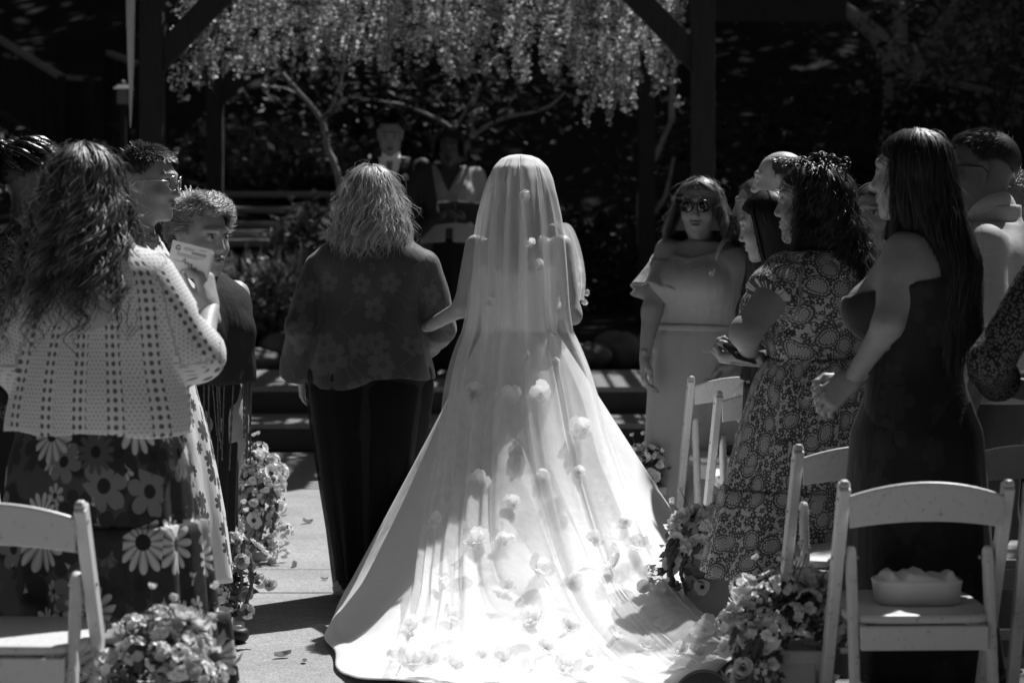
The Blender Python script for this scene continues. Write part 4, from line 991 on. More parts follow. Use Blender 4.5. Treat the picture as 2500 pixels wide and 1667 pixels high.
M_PALEDRESS = mat('dusty pale crepe', .30, .65, .3, sheen=.2, bump=(8., .3, (2, 2, .3)))
M_POLO = mat('heather grey polo knit', lambda n: n.math('MULTIPLY_ADD', n.noise(n.coord('Object', (1, 1, 30)), 12., 3.), .24, .44), .85, .2, bump=(60., .2))
M_PANTS = mat('grey chino', .12, .8, .2, bump=(10., .3, (2, 2, .4)))
M_SUIT = mat('black suit wool', .010, .7, .3, bump=(14., .2))
M_SHIRT = mat('white shirt', .82, .7, .25, bump=(18., .2)); M_TIE = mat('satin tie', .2, .4, .5)
M_CAPE = mat('charcoal cape cloth', .022, .8, .15, bump=(7., .3, (2, 2, .4)))
M_JACKET = mat('pale linen jacket', .33, .75, .25, bump=(13., .3)); M_SCARF = mat('printed scarf', small_print(.55, .10, 30., 5), .7, .3)
M_SATIN = mat('ivory satin', .86, .38, .45, sheen=.15, bump=(5., .18, (1, 1, .4)))
def tulle_cover(n):
    a = n.new('Attribute'); a.attribute_name = 'tint'; return n.math('MULTIPLY', a.outputs['Fac'], n.math('MULTIPLY_ADD', n.noise(n.coord('Object', (1, 1, .12)), 34., 3.), .5, .75))
M_TULLE = mat('white tulle', .97, .8, .1, trans=.18, alpha=tulle_cover)
M_ORG = mat('organza petal', .9, .6, .2, trans=.5, alpha=.55)
M_ACC = mat('silver metal', .6, .25, .6, metal=.9); M_LENS = mat('dark lens', .006, .08, .7, coat=.6); M_TORT = mat('dark tortoise frame', .02, .3, .5); M_CLEAR = mat('clear lens', .3, .05, .6, alpha=.12)
M_SHOE = mat('pale sandal', .45, .6, .3); M_DSHOE = mat('dark shoe', .015, .5, .4); M_PHONE = mat('dark phone', .01, .15, .6)

def shoes(p, m, h=.05, fl=.0):
    for q in 'LR':
        a = p.J['an' + q]; f = SDF((a[0] - .08, a[1] - .1, -.02), (a[0] + .08, a[1] + .24, .13), .007)
        f.cone((a[0], a[1] - .03, .035), (a[0], a[1] + .14, .028), .046, .042, .02, flat=((0, 0, 1), .8)); f.cut(lambda X, Y, Z: np.maximum(.002 - Z, Z - h - .05 * (Y < a[1])) + 0 * X); V, Q = f.mesh(); mk('shoe', V, Q, m, p.t)

# ------------------------------------------------------------------ bride
br = Person(1268, 9.0, 1.64, 0, 'bride in white satin gown and long flower-trimmed veil walking up the aisle', xoff=0.0)
br.head(top=1.645, cy=.01)
br.arm('L', br.loc(1128, 752, 8.97), br.loc(1046, 797, 9.16), sh=br.loc(1163, 600, 9.0))
br.arm('R', br.loc(1398, 770, 8.92), br.loc(1340, 745, 9.22), sh=br.loc(1370, 600, 9.0))
br.aw = .92
br.body(SK_L, ears=False, hands={'L': ((-.35, .92, -.05), (.2, 0.1, -1), dict(curl=.5)), 'R': ((-.8, .4, .3), (-.3, .2, 1), dict(curl=.9, thumb=.9))})
hair(br, H_BROWN, hang=.40, n=1000, seed=3, wave=.006, wfreq=7, width=.0055, lift=.03, fly=50, flare=-.012)
zt = 1.245
br.garment('bodice', M_SATIN, inf=.008, cuts=(lambda X, Y, Z: Z - (zt + .04 * np.abs(X) / .15 - .015) + 0 * Y,), z0=.86)
def gown_pt(a, v, off=0., wob=True):
    """a: angle, 0 = straight back (towards the train); v 0 waist .. 1 hem"""
    s, c = np.sin(a), np.cos(a); bk = np.clip(c, 0, 1)
    wx, wy, wz = .135 * s, -.105 * c, 1.0 + 0 * a
    asym = np.where(s > 0, 1.12, .95)
    hx = .70 * asym * np.sign(s) * np.abs(s)**np.where(s > 0, .62, .46); hy = np.where(c > 0, -1.80 * np.abs(c)**.72, .34 * np.abs(c)**.8)
    q = 1.02 + 1.35 * bk**1.3
    hor = v 
    x = wx + (hx - wx) * hor; y = wy + (hy - wy) * (v**1.15 if True else v); z = wz * (1 - v)**q
    z = np.maximum(z, 0) + .012
    if wob:
        f = np.sin(a * 9 + 1.0) + .6 * np.sin(a * 17 + .5 + 3 * v); amp = .012 * np.clip(v * 1.6, 0, 1)
        x = x + s * f * amp; y = y - c * f * amp * .6
        rip = np.clip((v - .45) / .4, 0, 1) * bk**.6
        z = z + rip * (.034 * np.maximum(0, np.sin(5.5 * x + 2.2 * y + 1.0) * np.sin(3.1 * y - 2.4 * x)) + .012 * np.maximum(0, np.sin(13 * x + 9 * y)) * np.sin(4 * y))
    return x + s * off, y - c * off * (1 - .5 * v), z + off * np.clip(v * 1.4, .25, 1)
NA, NV = 200, 90
A, Vv = np.meshgrid(np.linspace(-math.pi, math.pi, NA, endpoint=False), np.linspace(0, 1, NV)**.85)
gx_, gy_, gz_ = gown_pt(A, Vv)
ru = np.clip((Vv - .93) / .07, 0, 1); gz_ = gz_ + .006 * np.sin(ru * math.pi) * np.clip(np.cos(A) + .6, 0, 1)   # rolled hem
go = mk('gown_skirt', np.stack([gx_, gy_, gz_], -1).reshape(-1, 3), grid_faces(NA, NV, True), M_SATIN, br.t)
md = go.modifiers.new('thick', 'SOLIDIFY'); md.thickness = .003
# veil: pleated tulle falling from the crown over the train
def veil_pt(t, r):
    """t -1..1 across, r 0..1 down"""
    cutr = .42
    zs = np.array([1.672, 1.668, 1.655, 1.625, 1.58, 1.52, 1.44, 1.34, 1.22, 1.10, 1.0]); rx = np.array([.010, .034, .060, .088, .107, .122, .140, .155, .166, .176, .19]); ry = np.array([.01, .05, .085, .115, .128, .135, .14, .150, .165, .185, .205]); yc = np.array([.05, .045, .03, .015, .008, .0, -.005, -.01, -.02, -.025, -.02])
    u = np.clip(r / cutr, 0, 1); k = np.linspace(0, 1, 11); I = lambda a_: np.interp(u, k, a_)
    span = np.interp(r, [0, .1, .2, .42, .55, .75, 1], [2.9, 2.2, 1.75, 1.45, 1.02, .74, .66])
    n1 = 17.; amp = span / n1 * np.interp(r, [0, .04, .12, .3, .6, 1], [.1, .55, 1.15, 1.3, 1.25, .9]) * (1 + .45 * np.sin(3.7 * t + .6))
    gap = np.clip(r / .05 - .7, 0, 1) * np.clip((.27 - r) / .06, 0, 1); amp = amp * (1 - gap * np.clip(1 - np.abs(t - .02) / .10, 0, 1))
    ph = 1.7 * np.sin(2.3 * t + 1.1) + .9 * np.sin(5 * t)
    a = t * span + amp * np.sin(n1 * t + ph) + amp * .35 * np.sin(n1 * 1.9 * t + 2 * ph + 2) + 0 * gap
    pl = np.interp(r, [0, .05, .25, .45, .7, 1], [.0, .006, .017, .023, .024, .013]) * (np.cos(n1 * t + ph) + .6 * np.cos(n1 * 1.9 * t + 2 * ph + 2) + .28 * np.sin(n1 * 4.3 * t + 3 * ph))
    X1, Y1, Z1 = (I(rx) + pl) * np.sin(a), I(yc) - (I(ry) + pl) * np.cos(a), I(zs)
    v = np.clip((r - cutr) / (1 - cutr), 0, 1)**.9 * .965
    skew = .30 * v
    X2, Y2, Z2 = gown_pt(a + skew, v, .035 + 0 * a, True); s2 = np.sin(a); c2 = np.cos(a); X2 = X2 + pl * s2 + .035 * s2 * (1 - v); Y2 = Y2 - pl * c2 - .06 * (1 - v) * c2; Z2 = Z2 + np.abs(pl) * .6 * np.clip(v * 2, 0, 1)
    w = np.clip((r - cutr + .06) / .12, 0, 1); w = w * w * (3 - 2 * w)
    return X1 * (1 - w) + X2 * w, Y1 * (1 - w) + Y2 * w, Z1 * (1 - w) + Z2 * w
NT, NR = 520, 110
T_, Rr_ = np.meshgrid(np.linspace(-1, 1, NT), np.linspace(0, 1, NR)); vx, vy, vz = veil_pt(T_, Rr_)
F = grid_faces(NT, NR)
colm = (F[:, 0] % NT); rowm = F[:, 0] // NT; rf = rowm / NR; tc = np.linspace(-1, 1, NT)[colm]
vl = mk('veil', np.stack([vx, vy, vz], -1).reshape(-1, 3), F, M_TULLE, br.t, tint=np.interp(Rr_.ravel(), [0, .1, .25, .42, .6, 1], [.74, .66, .56, .50, .44, .40]) * (1 - .82 * np.exp(-((T_.ravel() - .03) / .022)**2) * np.clip(Rr_.ravel() / .04 - .8, 0, 1) * np.clip((.30 - Rr_.ravel()) / .05, 0, 1)))   # thinner at the parting, where the hair shows
# edge of the veil lying over the bent right arm
ev = spline([br.loc(1352, 545, 9.0), br.loc(1380, 556, 9.06), br.loc(1402, 610, 9.08), br.loc(1414, 680, 9.09), br.loc(1410, 735, 9.1)], 18)
W = np.linspace(-.5, .5, 7)[None, :, None] * np.array([.040, -.05, .01]) + .006 * np.sin(np.arange(7) * 2.2)[None, :, None] * np.array([1, 0, 0])
mk('veil_edge', (ev[:, None] + W).reshape(-1, 3), grid_faces(7, 18), mat('layered tulle', .86, .7, .15, trans=.35, alpha=.45), vl)
def petal_flower(rr, n, r, cup=.5, layers=2):
    V = []; F = []; k0 = 0
    for l in range(layers):
        for k in range(n):
            a = 6.283 * (k + .5 * l) / n + rr.normal() * .12; R = r * (1 - .35 * l) * rr.uniform(.85, 1.15); up = cup * (1 + .7 * l)
            g5 = np.array([(u, w) for u in (.0, .35, .7, 1.0) for w in (-1, 0, 1)]); wd_ = np.array([.10, .40, .46, .2])
            u = g5[:, 0]; w = g5[:, 1] * np.repeat(wd_, 3) * R * 1.15; rad = u * R * (1 - .25 * up * u); z = R * (up * u**1.6 - .12 * np.abs(g5[:, 1]) * u * -1) + rr.normal(size=12) * R * .04
            x = rad * math.cos(a) - w * math.sin(a); y = rad * math.sin(a) + w * math.cos(a); V.append(np.stack([x, y, z], 1)); F.append(grid_faces(3, 4) + k0); k0 += 12
    return np.concatenate(V), np.concatenate(F)
fme = [mesh_data('fabric_flower', *petal_flower(np.random.default_rng(40 + k), 4 + k % 3, .046, .22 + .12 * k, 2 + k % 2), M_ORG) for k in range(6)]
known = [(1168, 1170), (1325, 1170), (1073, 1270), (1083, 1420), (1315, 1395), (1155, 965), (1243, 960), (1322, 965), (1260, 1235), (1233, 1330), (1166, 1325), (1528, 1275), (1450, 1315), (1553, 1345), (1500, 1380), (1010, 1540), (1100, 1515), (1305, 1530), (1235, 1440), (1400, 1430), (1390, 1540), (1275, 480), (1300, 590), (1325, 650), (1197, 735), (1290, 877), (1345, 815), (1360, 880), (1425, 1045), (1415, 1150), (1180, 1610), (1050, 1625), (1335, 1590), (1440, 1620), (1500, 1560), (1570, 1590), (1620, 1530), (1230, 1625), (1110, 1640), (1660, 1600), (1290, 1650), (1380, 1650), (1530, 1650), (1720, 1540), (1700, 1600), (950, 1650), (1005, 1650)]
vp = np.stack([vx, vy, vz], -1).reshape(-1, 3); wv = vp + np.array([br.x, br.d, 0]); spx = CX + wv[:, 0] * F_PX / wv[:, 1]; spy = HY + (CAMZ - wv[:, 2]) * F_PX / wv[:, 1]
for k, (a, b) in enumerate(known):
    dd = (spx - a)**2 + (spy - b)**2 + (wv[:, 1] - 7.0) * 60; i = int(np.argmin(dd)); rr = np.random.default_rng(k)
    P = vp[i]; flat = np.clip(1.0 - P[2] / .5, 0, 1)
    sc = rr.uniform(.6, 1.25) * (1.0 if b > 900 else .62)
    o = link('fabric_flower', fme[k % 6], vl, loc=(float(P[0]), float(P[1] - .012 * (1 - flat)), float(P[2] + .012 * flat)), rot=(R_(80 - 55 * flat) + rr.normal() * .2, rr.normal() * .25, rr.normal() * .4), scale=sc)
# bouquet showing past her right arm
bq = thing('bouquet', 'small white bridal bouquet held in front of the bride past her bent arm', 'bouquet', tuple(PX(1405, 715, 9.25)))
M_PET = mat('white petal', .62, .55, .3, trans=.3, tint=True); M_STEM = mat('green stem', .05, .6, .3)
bme = [mesh_data('bloom', *petal_flower(np.random.default_rng(70 + k), 5, .016, .6, 2), M_PET, tint=np.full(12 * 10, 1.)) for k in range(3)]
for k, (a, b) in enumerate([(1413, 640), (1412, 655), (1418, 668), (1410, 682), (1420, 695), (1432, 715), (1424, 738), (1404, 700), (1398, 720), (1390, 690), (1400, 665), (1385, 705)]):
    P = PX(a, b, 9.2 + .03 * (k % 3)) - PX(1405, 715, 9.25); rr = np.random.default_rng(k)
    fl = link('bloom', bme[k % 3], bq, loc=tuple(P), rot=(rr.uniform(.4, 1.8), rr.normal() * .6, rr.uniform(0, 6)), scale=rr.uniform(.8, 1.3))
    mb = MB(); add_tube(mb, spline([P, P * .5 + rr.normal(size=3) * .01, (-.02, 0, -.09)], 6), .0016, 5); mb.build('stem', M_STEM, bq, True)

# ------------------------------------------------------------------ companion on the bride's arm
cm = Person(903, 9.2, 1.62, -4, 'companion with shoulder-length grey-blond hair, flower print blouse and black trousers', girth=1.35)
cm.head(top=1.625, yaw=-4, cx=.005, cy=.01, scale=1.04)
cm.arm('L', cm.loc(734, 800, 9.14), cm.loc(738, 915, 9.28), sh=cm.loc(785, 655, 9.2))
cm.arm('R', cm.loc(1074, 800, 9.20), cm.loc(1030, 830, 9.46), sh=cm.loc(1035, 655, 9.2))
cm.body(SK_M, ears=False, hands={'R': ((-.5, .8, .1), (0, 0, -1), {})})
hair(cm, H_GREY, hang=.185, n=2100, seed=8, wave=.013, wfreq=9, width=.0046, flare=.125, lift=.16, fly=170, cut_jit=.14, tint=(.45, 1.5), clump=7, taper_in=.07, roof=True, seg=16)
ch = lambda py, px=903: float(cm.loc(px, py, 9.2)[2])
cm.garment('blouse', M_BLOUSE, rows=[(.76, .246, .20, 0), (.86, .240, .19, 0), (.98, .212, .165, 0), (1.10, .192, .15, .0), (1.20, .200, .155, 0), (1.27, .224, .152, 0), (1.33, .185, .130, -.008), (1.375, .105, .095, -.008), (1.41, .065, .07, -.005)], inf=.007,
    sleeves={'L': (.97, .066, .062, .080), 'R': (.97, .066, .062, .078)}, z0=lambda X, Y, Z: (.80 + .10 * (X + .1) + .012 * np.sin(19 * X)) - Z + 0 * Y, k=.012, disp=lambda X, Y, Z: folds(34, .0035, 3)(X, Y, Z) + vfolds(9, .0035, 1.25, .4, 5)(X, Y, Z))
skirt(cm, 'trousers', M_BLACK, [(0, 0, .98, .19, .15), (.0, 0, .84, .240, .19), (.0, 0, .62, .208, .185), (.0, 0, .4, .172, .165), (.0, 0, .18, .130, .145), (.0, 0, .065, .112, .14)], fold=(9, .010), seed=4)
skirt(cm, 'trouser_overlay', mat('sheer black chiffon', .01, .8, .15, alpha=.55), [(0, 0, .93, .205, .17), (0, 0, .80, .244, .196), (0, 0, .6, .214, .192), (.0, 0, .25, .152, .165), (.0, 0, .035, .122, .152)], fold=(11, .010), seed=5, thick=.001)
shoes(cm, M_SHOE, .06)

# ------------------------------------------------------------------ left-hand guests
cd = Person(242, 6.2, 1.60, -10, 'guest with long curly hair in a white open-knit cardigan and big flower skirt', girth=1.2)
cd.head(top=1.615, yaw=-8, cx=-.045, cy=.02)
cd.arm('R', cd.loc(486, 866, 6.20), cd.loc(514, 752, 6.36), sh=cd.loc(368, 678, 6.2))
cd.arm('L', cd.loc(42, 880, 6.22), cd.loc(105, 965, 6.46), sh=cd.loc(104, 678, 6.2))
cd.aw = 1.05
cd.body(SK_L, ears=False, hands={'R': (cd.wdir((-.22, .05, 1)), cd.wdir((-.85, .45, -.1)), dict(curl=.8, thumb=.15, res=.0034)), 'L': (cd.wdir((.6, .6, -.3)), cd.wdir((0, .3, -1)), {})})
hair(cd, H_MID, hang=.27, n=2300, seed=21, wave=.017, wfreq=10, width=.0055, flare=.075, lift=.15, fly=130, cut_jit=.30, tint=(.3, 1.7), clump=15, seg=26, back_y=.02, roof=True)
cd.garment('cardigan', M_KNIT, rows=[(.865, .245, .165, 0), (.95, .236, .16, 0), (1.06, .205, .145, 0), (1.17, .185, .13, 0), (1.26, .172, .115, 0), (1.32, .145, .09, -.005), (1.355, .10, .07, -.01), (1.39, .062, .055, -.005)], inf=.004,
    sleeves={'R': (.60, .066, .064, .058), 'L': (.97, .066, .064, .06)}, z0=lambda X, Y, Z: .885 + .006 * np.sin(26 * X) - Z + 0 * Y, k=.035, disp=folds(18, .004, 5), res=.009)
tiers = [(0.0, 0, .96, .19, .14), (.0, 0, .80, .235, .18), (.0, 0, .66, .250, .20), (.005, 0, .655, .262, .21), (.01, 0, .42, .278, .235), (.02, 0, .415, .292, .25), (.03, 0, .2, .305, .27), (.035, 0, .02, .33, .295)]
skirt(cd, 'skirt', M_SKIRT, tiers, n=60, nu=170, fold=(13, .020), seed=2)
shoes(cd, M_DSHOE)
# posted card held up in her right hand
crd = thing('mailing_card', 'white printed mailing card with a letter G and barcode held up by cardigan guest', 'card', tuple(PX(462, 636, 6.36)), R_(-10))
M_CARD = mat('white card', .72, .6, .3); M_INK = mat('black ink', .02, .6, .3); M_GINK = mat('grey ink', .22, .6, .3)
Mc = rot(0, 0, R_(14))
def cbox(name, c, size, m): return MB().box(Mc @ np.array(c, float), size, Mc).build(name, m, crd)
cbox('card_sheet', (0, 0, 0), (.112, .002, .082), M_CARD)
cbox('card_sheet', (.004, .004, -.004), (.112, .002, .082), M_CARD)
for k in range(15): cbox('barcode_bar', (.004 + k * .0027, -.0016, .021), (.0009 + .0008 * (k % 3 == 0), .0008, .008), M_GINK)
for z, w, x in ((.030, .03, -.005), (.026, .024, -.008), (.012, .075, .0), (.007, .06, -.006), (.033, .02, .03), (-.008, .05, -.015)): cbox('print_line', (x, -.0016, z), (w, .0008, .0013), M_GINK)
def text_part(txt, size, m, parent, locv, M3, ext=.0004):
    cu = bpy.data.curves.new('lettering', 'FONT'); cu.body = txt; cu.size = size; cu.extrude = ext; cu.align_x = 'CENTER'; o = bpy.data.objects.new('tmp', cu); COL.objects.link(o)
    bpy.context.view_layer.update(); me = bpy.data.meshes.new_from_object(o.evaluated_get(bpy.context.evaluated_depsgraph_get())); bpy.data.objects.remove(o); me.name = 'lettering'; me.materials.clear(); me.materials.append(m)
    b = link('lettering', me, parent); b.matrix_local = Matrix.Translation(locv) @ Matrix(M3).to_4x4(); return b
Rx = rot(0, R_(90)); text_part('G', .019, M_INK, crd, tuple(Mc @ np.array([-.037, -.0022, .019])), (Mc @ Rx).tolist())
mb = MB(); add_tube(mb, (spline([(-.018, -.002, -.008), (-.012, -.002, .002), (-.008, -.002, -.012), (-.002, -.002, -.006), (.002, -.002, -.016), (.010, -.002, -.008), (.012, -.002, -.022), (.022, -.002, -.014), (.026, -.002, -.024)], 40) @ Mc.T), .0009, 5); mb.build('handwriting', M_INK, crd, True)

bd = Person(66, 7.1, 1.66, -35, 'guest with dark rope braids gathered into a high ponytail', girth=1.05)
bd.head(top=1.66, yaw=-15); bd.body(SK_D)
short_hair(bd, H_BLACK, n=900, L=.03, seed=5, back=120, face=62)
bp = MB(); rr = np.random.default_rng(12); kn_ = np.array([-.02, -.085, .085])
for k in range(46):
    a = rr.uniform(-2.9, 2.9); th = R_(rr.uniform(40, 95)); o_ = np.array([math.sin(th) * math.sin(a), math.sin(th) * math.cos(a), math.cos(th)]) * RAD * 1.05 + CR
    mid = (o_ + kn_) / 2; mid = CR + (mid - CR) / np.linalg.norm((mid - CR) / RAD) * 1.1
    p = spline([o_, mid, kn_], 22); add_tube(bp, bd.hp(p), .0052 + .0016 * np.abs(np.sin(np.arange(22) * 1.25)), 6)
for k in range(60):
    sp = rr.normal(size=2) * .03; p = spline([kn_ + rr.normal(size=3) * .01, kn_ + [sp[0] - .02, -.05 + sp[1] * .4, .02], kn_ + [sp[0] * 1.4 - .04, -.085 + sp[1], -.12], kn_ + [sp[0] * 2 - .05 , -.10 + sp[1], -.38 - rr.uniform(0, .2)]], 44); add_tube(bp, bd.hp(p), .0050 + .0016 * np.abs(np.sin(np.arange(44) * 1.25)), 6)
nv = sum(len(v) for v in bp.V); bp.build('braids', hair_mat('braided black hair', .014, .3, .7), bd.t, True, tint=np.ones(nv))
bd.garment('dress_top', M_DITSY, inf=.012, sleeves={'L': (.5, .06, .06, .05), 'R': (.5, .06, .06, .05)}, z0=.85)
skirt(bd, 'dress_skirt', M_DARKFLORAL, [(0, 0, .95, .16, .13), (0, 0, .6, .22, .18), (0, 0, .15, .28, .25)], seed=6)

gp = Person(338, 7.6, 1.63, -84, 'short-haired guest in wire glasses and white sprig-print dress facing the aisle', girth=1.15)
gp.head(top=1.652, yaw=-18, pitch=-4, cy=.03, scale=.95); gp.body(SK_M)
short_hair(gp, H_MID, n=2000, L=.030, seed=9, lean=(0, .5, .6), top=1.0, out_k=.12, hairline=56, sides=88, side_len=.25, jit=.35, width=.0045)
eyewear(gp, 'glasses', M_CLEAR, M_ACC, r=.024, rim=.0016)
gp.garment('dress_top', M_WHITEPRINT, inf=.014, sleeves={'L': (.5, .066, .07, .05), 'R': (.5, .066, .07, .05)}, z0=.85)
skirt(gp, 'dress_skirt', M_WHITEPRINT, [(0, .0, .98, .17, .155), (0, .02, .75, .22, .20), (0, .03, .5, .25, .235), (0, .04, .30, .27, .25)], seed=7, fold=(10, .012))
gp.garment('scarf', M_SCARF, rows=[(1.29, .09, .085, .0), (1.345, .082, .075, -.005), (1.38, .064, .066, -.005)], inf=.006, z0=1.285, disp=folds(60, .004, 8))
shoes(gp, M_DSHOE)

ol = Person(478, 8.2, 1.47, -135, 'elderly guest with curly white hair, hoop earrings and dark cape', girth=1.25)
ol.head(top=1.485, yaw=4, scale=1.03, pitch=-4); ol.arm('L', (-.15, -.03, .96), (-.11, .05, .99)); ol.arm('R', (.15, -.03, .96), (.11, .05, .99)); ol.body(SK_M, old=True, hands={'L': ((1, .2, 0), (0, -1, 0), {}), 'R': ((-1, .2, 0), (0, -1, 0), {})})
short_hair(ol, H_WHITE, n=2600, L=.040, seed=14, curl=.014, out_k=.05, jit=.14, lift=.12, hairline=50, sides=90, back=120, lean=(0, .2, .3), face=52, width=.005, side_len=.7)
for q, sg in (('L', -1), ('R', 1)):
    a = np.linspace(0, 6.283, 18); mb = MB(); add_tube(mb, ol.hp(np.stack([0 * a + sg * .083, np.sin(a) * .012 + .003, np.cos(a) * .018 - .055], 1)), .0022, 5); mb.build('earring', M_ACC, ol.t, True)
ol.garment('cape', M_CAPE, rows=[(.86, .205, .185, 0), (.95, .205, .185, 0), (1.05, .20, .175, 0), (1.12, .215, .165, 0), (1.18, .208, .135, 0), (1.225, .14, .10, 0), (1.25, .085, .075, 0)], inf=.0, z0=.875, disp=lambda X, Y, Z: vfolds(7, .008, 1.2, .3, 3)(X, Y, Z))
ol.garment('collar', M_WHITEPRINT, rows=[(1.20, .075, .075, .0), (1.245, .062, .065, -.005), (1.26, .055, .06, -.005)], inf=.006)
fb = MB(); rr = np.random.default_rng(4)
for k in range(70):
    a = rr.uniform(-math.pi, math.pi); L = rr.uniform(.16, .30); p = np.array([.195 * math.sin(a), -.175 * math.cos(a), .885]); z = np.linspace(0, 1, 18)
    add_tube(fb, p + np.stack([rr.normal() * .01 * z, rr.normal() * .01 * z, -L * z], 1), .0022 + .0022 * (np.arange(18) % 2), 5)
o = fb.build('bead_fringe', mat('dark glass beads', .05, .25, .7), ol.t, True); o['kind'] = 'stuff'
skirt(ol, 'trousers', M_BLACK, [(0, 0, .9, .155, .135), (0, 0, .5, .135, .125), (0, 0, .08, .12, .115)], seed=9)
shoes(ol, M_DSHOE)

# ------------------------------------------------------------------ groom and officiant on the platform
gm = Person(955, 16.3, 1.80, 176, 'groom in black suit and white shirt looking down on the platform', z=.345, male=True)
gm.head(top=2.125, yaw=4, pitch=-20, scale=1.08, cy=.05)
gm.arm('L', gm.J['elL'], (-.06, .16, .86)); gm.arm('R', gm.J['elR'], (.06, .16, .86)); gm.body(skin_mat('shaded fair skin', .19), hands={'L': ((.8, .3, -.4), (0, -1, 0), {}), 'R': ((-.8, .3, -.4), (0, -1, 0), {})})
short_hair(gm, H_DARK, n=1700, L=.075, seed=17, lean=(.2, .7, .9), top=1.4, hairline=50, sides=86, side_len=.2, width=.005)
gm.garment('shirt', M_SHIRT, inf=.006, z0=.95, extra=lambda f: f.cone((0, -.008, 1.46), (0, .01, 1.52), .068, .062, .01))
gm.garment('jacket', M_SUIT, inf=.020, sleeves={'L': (.97, .066, .056, .048), 'R': (.97, .066, .056, .048)}, z0=.78, cuts=(lambda X, Y, Z: np.where(Y > .0, (.075 * (Z - 1.14) / .34 - np.abs(X)), -1.) * .7,), disp=folds(20, .003, 2))
gm.garment('trousers', M_SUIT, rows=[(.78, .10 * 1.8, .135, 0), (.98, .165, .125, 0)], inf=.008, legs=(.10, .075, .07, -.01))
mb = MB(); tz = np.linspace(1.47, 1.13, 8); tw = np.array([.022, .018, .022, .028, .034, .038, .04, .01])
ty = np.interp(tz, [1.1, 1.25, 1.35, 1.47], [.145, .158, .15, .085])
mk('tie', np.stack([np.stack([-tw, ty, tz], 1), np.stack([0 * tw, ty + .012, tz], 1), np.stack([tw, ty, tz], 1)], 1).reshape(-1, 3), grid_faces(3, 8), M_TIE, gm.t)
link('boutonniere', bme[0], gm.t, loc=(-.115, .155, 1.36), rot=(-1.4, 0, 0), scale=1.7); shoes(gm, M_DSHOE)
of = Person(1098, 16.75, 1.74, 178, 'officiant in pale open-collar jacket holding a dark book on the platform', z=.345, girth=1.05)
of.head(top=2.055, yaw=2, pitch=-16, scale=1.06, cy=.08); of.arm('L', (-.245, .03, 1.10), (-.11, .27, 1.10)); of.arm('R', (.245, .03, 1.10), (.11, .27, 1.08))
of.body(SK_D, ears=False, hands={'L': ((.55, .55, .1), (.1, 0, 1), {}), 'R': ((-.55, .55, .1), (-.1, 0, 1), {})})
hair(of, H_BLACK, hang=.12, n=900, seed=31, wave=.012, wfreq=14, width=.007, flare=.05, lift=.16, fly=40, front_len=.06)
of.garment('jacket', M_JACKET, inf=.022, sleeves={'L': (.93, .065, .06, .055), 'R': (.93, .065, .06, .055)}, z0=lambda X, Y, Z: .93 - .06 * np.abs(X) - Z + np.where((np.abs(X) < .02) & (Z < 1.02) & (Y > 0), .2, 0), cuts=(lambda X, Y, Z: np.where(Y > .0, (.075 * (Z - 1.27) / .16 - np.abs(X)), -1.) * .7,), disp=folds(22, .003, 6))
skirt(of, 'robe_skirt', M_BLACK, [(0, 0, .95, .17, .13), (0, 0, .5, .2, .17), (0, 0, .05, .23, .2)], seed=3)
bk = thing('book', 'dark open book held by the officiant', 'book', tuple(PX(1112, 520, 16.42)), R_(180))
for sg in (-1, 1):
    Mb = rot(0, R_(35), R_(6 * sg)); MB().box((sg * .09, 0, 0), (.175, .24, .016), Mb).build('cover', M_DSHOE, bk); MB().box((sg * .088, .004, .012), (.16, .22, .012), Mb).build('page_block', M_JACKET, bk)

# ------------------------------------------------------------------ right-hand guests
sw = Person(1712, 10.4, 1.60, 152, 'guest in dark sunglasses and long pale cold-shoulder dress', girth=1.38)
sw.head(top=1.60, yaw=14, scale=1.06, cy=.02); sw.aw = 1.2
sw.arm('L', sw.loc(1850, 760, 10.40), sw.loc(1790, 890, 10.22), sh=sw.loc(1815, 612, 10.45)); sw.arm('R', sw.loc(1592, 760, 10.28), sw.loc(1573, 878, 10.2), sh=sw.loc(1630, 612, 10.4))
sw.body(SK_T, ears=False, hands={'R': (sw.wdir((.0, -.1, -1)), sw.wdir((1, 0, 0)), dict(curl=.5)), 'L': (sw.wdir((-.55, -.2, -.8)), sw.wdir((-.6, .4, .4)), dict(curl=.5))})
hair(sw, H_BLOND, hang=.21, n=1600, seed=41, wave=.017, wfreq=9, width=.006, flare=.10, lift=.12, fly=60, face=66, front_len=.12, cut_jit=.18, tint=(.4, 1.4), clump=8)
eyewear(sw, 'sunglasses', M_LENS, M_TORT, r=.0235, rim=.0035, drop=.001)
sw.garment('dress_top', M_PALEDRESS, rows=[(z, a + (.01 if z < 1.05 else 0), b, c) for z, a, b, c in sw.prof], inf=.016, z0=.86, cuts=(lambda X, Y, Z: Z - (1.265 + .25 * np.abs(X)) + 0 * Y,), extra=lambda f: [f.ell((sg * .07, .135, 1.16), (.085, .07, .08), .03) for sg in (-1, 1)])
